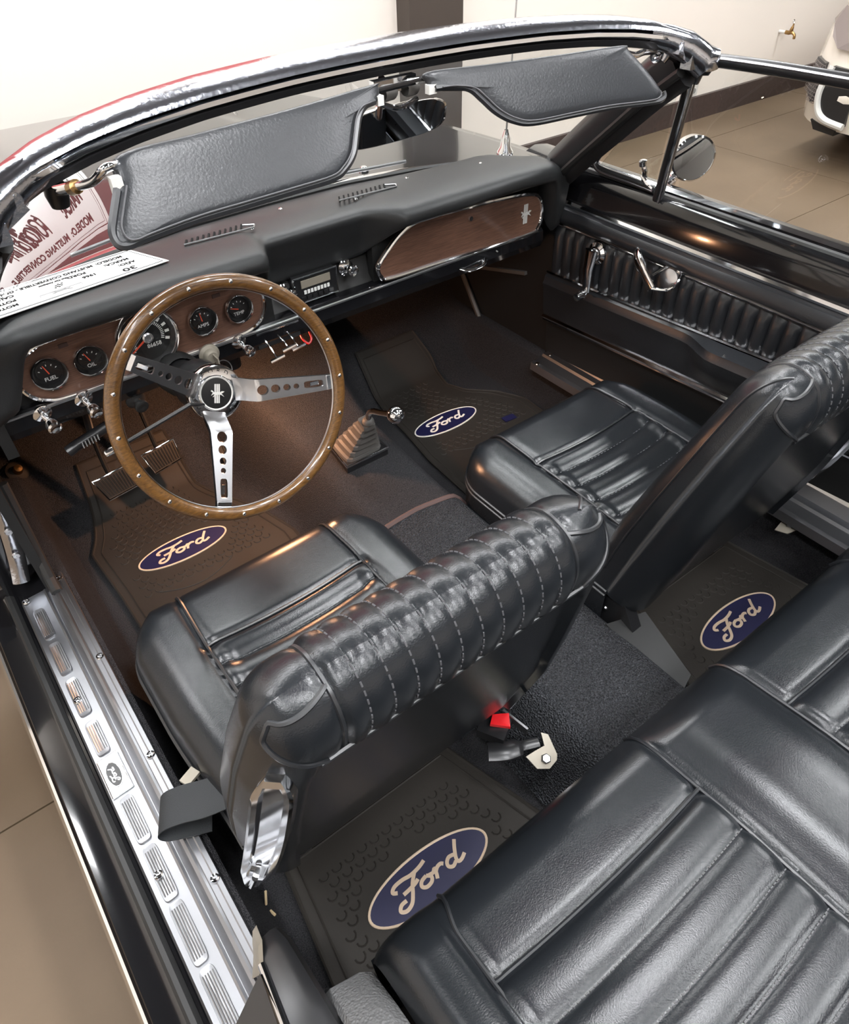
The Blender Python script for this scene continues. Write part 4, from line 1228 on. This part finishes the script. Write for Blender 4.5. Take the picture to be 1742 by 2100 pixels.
for x, y, z in ((-.771, .244, .3745), (-.698, .235, .403), (-.762, -.056, .3775), (-.697, -.010, .403), (-.697, -.257, .403), (-.762, -.432, .3775), (-.697, -.50, .403)):
    B().lathe([(.0075, 0), (.0065, .0022), (.0042, .0014), (.0036, .0002), (.0004, .0006)], (x, y, z), (0, 0, 1), 16).build('screw', 'chrome', sc)
o = thing('scuff_plate', (.69, -.2, .39), 'plain aluminium scuff plate under the closed passenger door', 'scuff plate')
b = B(); b.grid([[V(x, y, z) for x, z in ((.632, .372), (.634, .394), (.644, .3965), (.648, .394), (.676, .3985), (.680, .405), (.700, .405), (.712, .43))] for y in (.235, -.85)]).build('plate', 'alu', o, sharp=20)
for x, y, z in ((.640, .215, .396), (.690, .215, .406)):
    B().lathe([(.007, 0), (.006, .002), (.0004, .0022)], (x, y, z), (0, 0, 1), 14).build('screw', 'chrome', o)

# ------------------------------------------------------------------ passenger door
door = thing('passenger_door', (.70, -.25, .40), 'closed black passenger door with pleated inner panel', 'car door')
def rise(y, z): return (.25 - y) * .055 * (1 - sstep(.70, .80, z))
def dz_(y, z): return z + rise(y, z)
YA, YB = .245, -.86
def dgrid(nm, prof, m, ny=40, parent=door, f=None, y0=YA, y1=YB, sharp=40):
    b = B(); rows = []
    for i in range(ny + 1):
        y = lerp(y0, y1, i / ny)
        rows.append([V(x + (f(y, z) if f else 0), y, dz_(y, z)) for x, z in prof])
    return b.grid(rows).build(nm, m, parent, sharp=sharp)
dgrid('outer_skin', [(.715, .905), (.745, .915), (.79, .908), (.83, .86), (.858, .70), (.86, .45), (.845, .37)], 'paint_black', 20, y0=.40)
dgrid('belt_rail', [(.715, .900), (.706, .912), (.698, .905), (.694, .880), (.690, .850), (.690, .834)], 'paint_black', 20)
dgrid('belt_moulding', [(.735, .914), (.742, .921), (.750, .917)], 'chrome', 10)
dgrid('glass_sweep', [(.722, .905), (.716, .917), (.708, .916), (.704, .909)], 'rubber', 10)
dgrid('upper_moulding', [(.692, .840), (.683, .840), (.680, .834), (.683, .828), (.692, .827)], 'chrome', 20)
dgrid('padded_roll', [(.688, .828), (.670, .824), (.662, .812), (.663, .797), (.674, .784), (.684, .782)], 'leather_fine', 30)
dgrid('middle_moulding', [(.686, .785), (.677, .785), (.675, .781), (.677, .777), (.686, .777)], 'chrome', 20)
# pleats, each a rib of its own
n = 34
for k in range(n):
    ya = lerp(YA - .005, YB, k / n); yb = lerp(YA - .005, YB, (k + 1) / n)
    b = B(); rows = []
    for i in range(7):
        q = i / 6; y = lerp(ya, yb, q)
        o_ = .010 * math.sqrt(max(0, 1 - (2 * q - 1) ** 2))
        rows.append([V(.686, y, .780), V(.684 - o_ * .6, y, .772), V(.683 - o_, y, .755), V(.683 - o_, y, dz_(y, .66) + .01), V(.684 - o_ * .5, y, dz_(y, .645))])
    b.grid(rows).build('pleat', 'leather_fine', door)
dgrid('rest_moulding', [(.682, .653), (.672, .653), (.669, .650), (.672, .647), (.682, .646)], 'chrome', 24)
def armbulge(y, z): return -.035 * sstep(-.20, -.30, y) * sstep(.53, .60, z) * (1 - sstep(.640, .652, z))
dgrid('lower_panel', [(.676, .648), (.666, .640), (.664, .630), (.660, .622), (.664, .610), (.668, .58), (.672, .545), (.676, .528)], 'leather_fine', 50, f=armbulge)
dgrid('lower_moulding', [(.684, .528), (.672, .529), (.669, .523), (.672, .517), (.676, .520), (.674, .512), (.686, .508)], 'chrome', 20)
dgrid('kick_carpet', [(.682, .512), (.690, .50), (.695, .45), (.700, .40)], 'black_matte', 10)
b = B().box((.638, -.335, dz_(-.335, .630)), (.006, .035, .016), Matrix.Rotation(.3, 3, 'X')); b.build('armrest_clip', 'chrome', door, smooth=False)
b = B().tube([V(.640, -.35, dz_(-.35, .632)), V(.640, -.47, dz_(-.47, .632))], .004, 6); b.build('armrest_pull', 'black_plastic', door)
# window crank
wc = B().lathe([(.026, 0), (.026, .005), (.018, .010), (.014, .024), (.010, .027), (.0004, .027)], (.675, .088, .752), (-1, 0, 0), 24).build('window_crank', 'chrome', door)
b = B().tube([(.652, .088, .765), (.648, .089, .72), (.646, .084, .664)], [.019, .015, .011], 12, up=(-1, 0, 0), flat=.5); b.build('crank_arm', 'chrome', wc)
b = B().lathe([(.008, 0), (.0105, .008), (.0115, .022), (.009, .031), (.0004, .032)], (.644, .084, .660), (-1, 0, -.1), 18); b.build('crank_knob', 'chrome', wc)
# inner door handle
dh = B(); dh.tube(catmull([(.668, -.030, .795), (.650, -.045, .795), (.640, -.075, .775), (.634, -.112, .748)], 6), [.015] * 6 + [.014] * 6 + [.012] * 7, 10, up=(-1, 0, 0), flat=.5)
dh = dh.build('door_handle', 'chrome', door)
b = B().tube(catmull([(.634, -.112, .748), (.645, -.150, .758), (.668, -.155, .785), (.672, -.120, .792), (.650, -.095, .770)], 6, closed=False), .0035, 8); b.build('handle_cup_rim', 'chrome', dh)
b = B().lathe([(.024, 0), (.022, .004), (.012, .007), (.0004, .008)], (.672, -.125, .765), (-1, -.1, .2), 20); b.build('handle_cup', 'steel', dh)
# quarter light and raised side glass
vw = thing('quarter_light', (.70, .05, .93), 'small triangular quarter window ahead of the passenger side glass', 'car window')
VA, VB, VC, VD = V(.700, .150, .935), V(.700, -.018, .925), V(.672, -.050, 1.150), V(.676, -.020, 1.135)
post_b, post_t = V(.702, -.032, .905), V(.668, -.078, 1.165)
b = B().tube([post_b, post_t], .013, 10, up=(0, 1, 0), flat=.8); b.build('division_post', 'black_plastic', vw)
b = B().tube([post_b + V(-.010, -.010, 0), post_t + V(-.010, -.010, 0)], .004, 8); b.build('post_moulding', 'chrome', vw)
fr = catmull([post_t + V(0, .02, -.03), V(.676, .025, 1.095), V(.686, .090, 1.02), V(.698, .150, .950), V(.700, .150, .932), V(.701, .125, .926), V(.702, .05, .924), V(.702, -.015, .922)], 5)
b = B().tube(fr, .0085, 8); b.build('window_frame', 'black_plastic', vw)
b = B().tube([p + V(-.006, -.004, -.002) for p in fr], .003, 6); b.build('frame_moulding', 'steel', vw)
b = B(); b.prism([VA + V(0, -.01, 0), VB, VC, VD], (.003, 0, 0)); b.build('pane', 'glass', vw, smooth=False)
b = B(); b.tube(catmull([(.698, .010, .935), (.690, .006, .955), (.688, .012, .972)], 4), .006, 8); b.lathe([(.0004, 0), (.008, .002), (.008, .012), (.0004, .014)], (.688, .012, .966), (-.3, 0, 1), 12); b.tube([(.692, .012, .945), (.688, -.008, .935), (.692, -.02, .928)], .005, 8); b.build('vent_latch', 'chrome', vw)
sg = thing('side_glass', (.70, -.4, .92), 'raised passenger side window with black top rail', 'car window')
rt = catmull([post_t + V(.002, -.004, -.02), V(.668, -.095, 1.172), V(.666, -.118, 1.183), V(.664, -.15, 1.187), V(.662, -.30, 1.192), V(.660, -.55, 1.193), V(.658, -.84, 1.185)], 6)
b = B().tube(rt, .0105, 10, up=(0, 0, 1), flat=1.1); b.build('top_rail', 'black_plastic', sg)
b = B().tube([p + V(-.009, 0, .005) for p in rt], .0028, 6); b.build('rail_moulding', 'steel', sg)
b = B(); b.grid([[V(p.x, p.y, p.z) for p in rt], [V(.700, p.y, .905) for p in rt]]).build('pane', 'glass', sg)

# door mirror
dm = thing('door_mirror', (.80, .04, .91), 'round chrome door mirror on the passenger side', 'mirror')
mc = V(.84, -.008, .955); ma = V(-.58, -.81, .02).normalized()
B().lathe([(.0004, -.075), (.018, -.072), (.034, -.055), (.044, -.030), (.048, -.006), (.049, 0), (.045, .003)], mc, ma, 36).build('shell', 'chrome', dm)
B().lathe([(.046, .0015), (.02, .002), (.0004, .002)], mc, ma, 36).build('mirror_face', 'mirror_glass', dm)
b = B().tube(catmull([mc + V(0, .03, -.035), V(.825, .03, .905), V(.80, .03, .892)], 5), [.012] * 5 + [.016] * 6, 10); b.build('stem', 'chrome', dm)
B().lathe([(.026, -.004), (.026, .004), (.016, .012), (.0004, .013)], (.795, .03, .888), (0, 0, 1), 24).build('foot', 'chrome', dm)

# opened driver's door: its hinge end stands at the left of the picture
dd = thing('driver_door', (-.86, .34, .40), 'opened black driver door swung forward on its hinge', 'car door')
h0 = V(-.862, .300, 0); dr = V(-.86, .52, 0).normalized(); th = V(-.52, -.86, 0).normalized() * -.09
b = B()
o_ = [h0, h0 + dr * 1.05, h0 + dr * 1.05 + th, h0 + th]
b.prism([p + V(0, 0, .40) for p in o_], (0, 0, .48)); b.build('door_shell', 'paint_black', dd, smooth=False)
b = B(); b.prism([h0 + dr * -.002 + V(0, 0, .36), h0 + dr * .02 - th * .12 + V(0, 0, .36), h0 + dr * .9 - th * .12 + V(0, 0, .36), h0 + dr * .9 + V(0, 0, .36)], (0, 0, .5)); b.build('inner_panel', 'leather_fine', dd, smooth=False)
b = B().tube([h0 + V(.004, -.004, .36), h0 + dr * .9 + V(0, -.01, .36)], .02, 8); b.build('bottom_moulding', 'chrome_worn', dd)

# ------------------------------------------------------------------ sun visors
def visor(label, outline, n_pivot, name_side):
    t = thing('sun_visor', outline[0], label, 'sun visor', 'sun visors')
    P = catmull(outline, 5, closed=True)
    c_ = sum(P, V(0, 0, 0)) / len(P)
    nrm = (V(*outline[0]) - c_).cross(V(*outline[2]) - c_).normalized()
    if nrm.y > 0: nrm = -nrm
    b = B(); rows = []
    for sc_, o in ((.30, .0085), (.70, .0085), (.90, .0075), (.97, .0055), (1.0, .001), (1.0, -.001), (.97, -.0055), (.90, -.0075), (.30, -.0085)):
        rows.append([c_ + (p - c_) * sc_ + nrm * o for p in P])
    b.grid(rows, closed_u=True); m_ = len(P)
    b.f.append(tuple(range(m_))); b.f.append(tuple(range(len(b.v) - m_, len(b.v))))
    b.build('board', 'leather_fine', t, sharp=60)
    return t, P, nrm
vo = [(-0.4352, -0.1307, 1.2442), (-0.3365, -0.1155, 1.2449), (-0.1944, -0.0948, 1.2445), (-0.0552, -0.0729, 1.2461), (-0.0484, -0.0743, 1.243), (-0.0556, -0.0857, 1.23), (-0.0677, -0.0888, 1.2283), (-0.0869, -0.0932, 1.2264), (-0.1036, -0.1028, 1.2174), (-0.1186, -0.1171, 1.2021), (-0.1357, -0.1333, 1.1848), (-0.1578, -0.1452, 1.1739), (-0.1821, -0.1528, 1.1688), (-0.2449, -0.1611, 1.17), (-0.3171, -0.1703, 1.1719), (-0.3834, -0.1787, 1.1737), (-0.4463, -0.1889, 1.1727), (-0.4694, -0.1931, 1.1716), (-0.4795, -0.1916, 1.1755), (-0.4795, -0.1831, 1.1861), (-0.468, -0.1702, 1.2004), (-0.4497, -0.1506, 1.2217)]
t, P, nn = visor('black leather sun visor above the steering wheel', vo, 0, 'd')
low = [p + nn * .004 for p in P[30:105]]
B().tube(low, .0045, 6).build('edge_binding', 'piping', t)
B().tube([c + (sum(P, V(0, 0, 0)) / len(P) - c) * .05 + nn * .006 for c in low], .0012, 5).build('stitching', 'thread', t)
B().box((-0.450, -0.151, 1.222), (.012, .012, .018)).build('corner_clip', 'plate_white', t, smooth=False)
B().box((-0.056, -0.086, 1.230), (.010, .012, .012)).build('corner_clip', 'plate_white', t, smooth=False)
b = B().tube(catmull([(-0.440, -0.138, 1.238), (-0.457, -0.150, 1.240), (-0.466, -0.119, 1.221), (-0.478, -0.070, 1.205)], 5), .0052, 10); b.build('rod', 'chrome', t)
vp = [(0.0402, -0.0696, 1.2472), (0.1422, -0.0851, 1.2451), (0.275, -0.105, 1.2429), (0.3953, -0.1225, 1.2417), (0.4079, -0.1287, 1.2335), (0.4393, -0.1505, 1.2015), (0.4594, -0.1687, 1.173), (0.4545, -0.1731, 1.1637), (0.4275, -0.17, 1.1624), (0.3463, -0.1565, 1.1661), (0.2678, -0.1455, 1.1661), (0.1929, -0.1351, 1.166), (0.1593, -0.1266, 1.173), (0.1337, -0.1152, 1.1872), (0.1147, -0.1026, 1.2057), (0.0987, -0.0929, 1.2194), (0.0681, -0.0851, 1.2259), (0.0403, -0.0804, 1.2275), (0.0355, -0.0754, 1.2354)]
t, P, nn = visor('black leather sun visor on the passenger side with curved lower edge', vp, 0, 'p')
low = [p + nn * .004 for p in P[30:85]]
B().tube(low, .0045, 6).build('edge_binding', 'piping', t)
B().tube([c + (sum(P, V(0, 0, 0)) / len(P) - c) * .05 + nn * .006 for c in low], .0012, 5).build('stitching', 'thread', t)
B().box((0.040, -0.080, 1.228), (.014, .010, .012)).build('corner_clip', 'plate_white', t, smooth=False)
b = B().tube(catmull([(.392, -.122, 1.236), (.43, -.122, 1.224), (.47, -.112, 1.222), (.535, -.092, 1.212)], 5), .005, 10); b.build('rod', 'chrome', t)
b = B().tube([(.02, -.05, 1.236), (.06, -.075, 1.240)], .004, 8); b.build('inner_rod', 'chrome', t)
# visor brackets
cb = thing('visor_bracket', (0, -.03, 1.23), 'chrome centre bracket holding both visor rods under the header', 'bracket')
b = B().box((.005, -.035, 1.232), (.075, .012, .018)); b.build('plate', 'chrome', cb, smooth=False)
for x in (-.008, .032): B().lathe([(.009, -.012), (.011, -.008), (.011, .008), (.009, .012)], (x, -.040, 1.224), (1, .2, 0), 16).build('bushing', 'boot_rubber', cb)
b = B().tube([(-.055, -.068, 1.236), (.05, -.066, 1.238)], .004, 8); b.build('pin', 'chrome', cb)
b = B().tube(catmull([(-.03, -.05, 1.215), (0, -.055, 1.205), (.035, -.052, 1.212)], 5), .004, 8); b.build('spring_clip', 'chrome', cb)
for s, lb in ((-1, 'black outer bracket of the driver-side visor rod'), (1, 'chrome outer bracket of the passenger-side visor rod')):
    ob = thing('visor_bracket', (s * .505, -.08, 1.20), lb, 'bracket')
    if s < 0:
        m = 'black_plastic'
        b = B().tube(catmull([(-0.400, -0.009, 1.226), (-0.440, -0.003, 1.227), (-0.475, -0.006, 1.221), (-0.480, -0.017, 1.214), (-0.490, -0.031, 1.189)], 5), [.004] * 6 + [.0065] * 5 + [.008] * 10, 10); b.build('arm', m, ob)
        B().lathe([(.013, 0), (.014, .012), (.011, .026), (.0004, .027)], (-0.490, -0.031, 1.201), (0, .1, -1), 18).build('socket', m, ob)
        B().tube([(-0.490, -0.031, 1.193), (-0.478, -0.070, 1.205)], .0075, 12).build('ferrule', 'chrome', ob)
        B().tube([(-0.479, -0.066, 1.203), (-0.476, -0.080, 1.208)], .0082, 12).build('collar', 'brass', ob)
    else:
        m = 'chrome_worn'
        b = B().tube(catmull([(.545, -.10, 1.228), (.552, -.095, 1.212), (.545, -.090, 1.198)], 5), .012, 10); b.build('arm', m, ob)
        B().lathe([(.010, -.012), (.012, 0), (.010, .012)], (.540, -.088, 1.205), (1, .3, 0), 16).build('socket', m, ob)

# inside mirror
im = thing('inside_mirror', (.1, .05, 1.13), 'dark inside mirror with chrome edge hanging behind the windshield', 'mirror')
o = []
for k in range(40):
    q = 2 * PI * k / 40; u, v_ = math.cos(q), math.sin(q); g = (abs(u) ** 3.5 + abs(v_) ** 3.5) ** (1 / 3.5)
    o.append((u / g, v_ / g))
IM = plane_map((.100, .100, 1.136), (1, .02, .0), (.0, -.2, 1))
b = B(); b.grid([[IM(.113 * x * s_, .030 * y * s_, h) for x, y in o] for s_, h in ((.02, -.014), (.9, -.012), (1, -.004), (1, .002), (.96, .003))], closed_u=True); b.build('case', 'chrome', im)
b = B(); b.grid([[IM(.113 * x * s_, .030 * y * s_, .0025) for x, y in o] for s_ in (.965, .02)], closed_u=True); b.build('mirror_face', 'mirror_glass', im)
b = B().tube([(.06, .09, 1.155), (.03, .03, 1.225)], .006, 8); b.build('stay', 'chrome', im)

# wipers and aerial
for k, (x0, x1, lb) in enumerate(((.26, -.06, 'windshield wiper resting at the foot of the glass before the glovebox'), (-.10, -.42, 'windshield wiper resting at the foot of the glass above the steering wheel'))):
    wp_ = thing('wiper', (x0, base_y(x0) + .05, .93), lb, 'wiper', 'windshield wipers')
    y0_, y1_ = base_y(x0) + .03, base_y(x1) + .035
    B().tube([(x0 + .02, y0_ + .03, .93), (lerp(x0, x1, .45), lerp(y0_, y1_, .5) + .012, .948)], .0035, 8).build('arm', 'chrome', wp_)
    B().tube([(x0 + .10, base_y(x0 + .1) + .02, .944), (lerp(x0, x1, .5), lerp(y0_, y1_, .5) + .002, .945), (x1, y1_ - .01, .942)], .004, 6).build('blade', 'steel', wp_)
    B().lathe([(.012, 0), (.012, .008), (.006, .014), (.0004, .014)], (x0 + .02, y0_ + .03, .922), (0, 0, 1), 16).build('pivot', 'chrome', wp_)
ae = thing('aerial', (.66, .42, .90), 'thin radio aerial on a chrome base on the far fender', 'aerial')
B().lathe([(.022, 0), (.021, .012), (.014, .022), (.013, .040), (.008, .052), (.005, .06)], (.665, .425, .898), (.02, 0, 1), 24).build('base', 'chrome', ae)
B().tube([(.666, .425, .95), (.70, .43, 1.75)], .0022, 8).build('mast', 'steel', ae)

# ------------------------------------------------------------------ seat belts and anchors
bl = thing('seat_belt', (-.66, -.40, .42), 'black seat belt looped over the sill beside the driver seat', 'seat belt')
pth = catmull([(-.590, -.408, .478), (-.640, -.388, .462), (-.676, -.368, .452), (-.702, -.356, .442), (-.713, -.354, .428), (-.704, -.360, .416), (-.680, -.370, .412), (-.645, -.385, .411)], 6)
b = B(); wv = V(-.026, -.054, 0)
b.grid([[p, p + wv, p + wv - V(0, 0, .002), p - V(0, 0, .002)] for p in pth], closed_u=True); b.build('webbing', 'webbing', bl)
b = B().box((-.662, -.362, .450), (.026, .018, .006), Matrix.Rotation(.4, 3, 'Z')); b.build('tongue', 'zinc', bl, smooth=False)
# buckle with red button
bk = thing('belt_buckle', (-.19, -.57, .33), 'belt buckle with red release button behind the driver seat', 'buckle')
b = B().box((-.196, -.548, .352), (.05, .05, .022), Matrix.Rotation(.5, 3, 'Z')); b.build('case', 'black_plastic', bk, smooth=False)
b = B(); b.prism([(-.208, -.548, .366), (-.192, -.536, .366), (-.168, -.552, .366), (-.182, -.572, .362)], (0, 0, .007)); b.build('release_button', 'red_plastic', bk, smooth=False)
b = B().box((-.166, -.567, .362), (.004, .055, .018), Matrix.Rotation(.15, 3, 'Z')); b.build('side_plate', 'steel', bk, smooth=False)
b = B().tube(catmull([(-.235, -.575, .345), (-.21, -.592, .345), (-.18, -.60, .340), (-.150, -.612, .338)], 5), [.018] * 10 + [.010] * 6, 10, up=(0, 0, 1), flat=.5); b.build('strap_sleeve', 'black_plastic', bk)
def anchor(label, o, ex, ey):
    t = thing('belt_anchor', o, label, 'anchor plate')
    P = plane_map(o, ex, ey)
    ol = [(-.030, -.006), (-.012, -.026), (.010, -.026), (.024, -.012), (.027, .012), (.016, .030), (.0, .034), (.004, .012), (-.012, .004)]
    b = B(); b.prism([P(x, y, 0) for x, y in ol], P(0, 0, .004) - P(0, 0, 0)); b.build('plate', 'zinc', t, smooth=False)
    B().lathe([(.009, .004), (.009, .009), (.007, .011), (.0004, .011)], P(.004, -.010, 0), P(0, 0, 1) - P(0, 0, 0), 6).build('bolt_head', 'steel', t)
anchor('bent steel belt anchor plate on the tunnel carpet', (-.158, -.630, .335), (.80, -.55, -.1), (.45, .75, .35))
anchor('pale steel belt anchor plate on the floor by the passenger sill', (.648, -.578, .362), (.75, -.45, .48), (.3, .8, .1))
# loose bits on the floor
for k, (p, q) in enumerate((((-.645, -.520, .302), (-.653, -.528, .278)), ((-.652, -.536, .268), (-.649, -.547, .268)))):
    o = B().tube([p, q], .0022, 5).build('straw', 'straw'); tag(o, ('long pale straw sliver sticking out under the driver seat', 'short pale straw sliver on the carpet by the quarter trim')[k], 'straw')

# ------------------------------------------------------------------ lettering becomes plain meshes
bpy.context.view_layer.update()
dg = bpy.context.evaluated_depsgraph_get()
for o in FONTS:
    me = bpy.data.meshes.new_from_object(o.evaluated_get(dg))
    nm = o.name.split('.')[0]
    n_ = bpy.data.objects.new(nm, me)
    COL.objects.link(n_)
    n_.parent = o.parent
    n_.matrix_local = o.matrix_local.copy()
for o in FONTS:
    bpy.data.objects.remove(o)
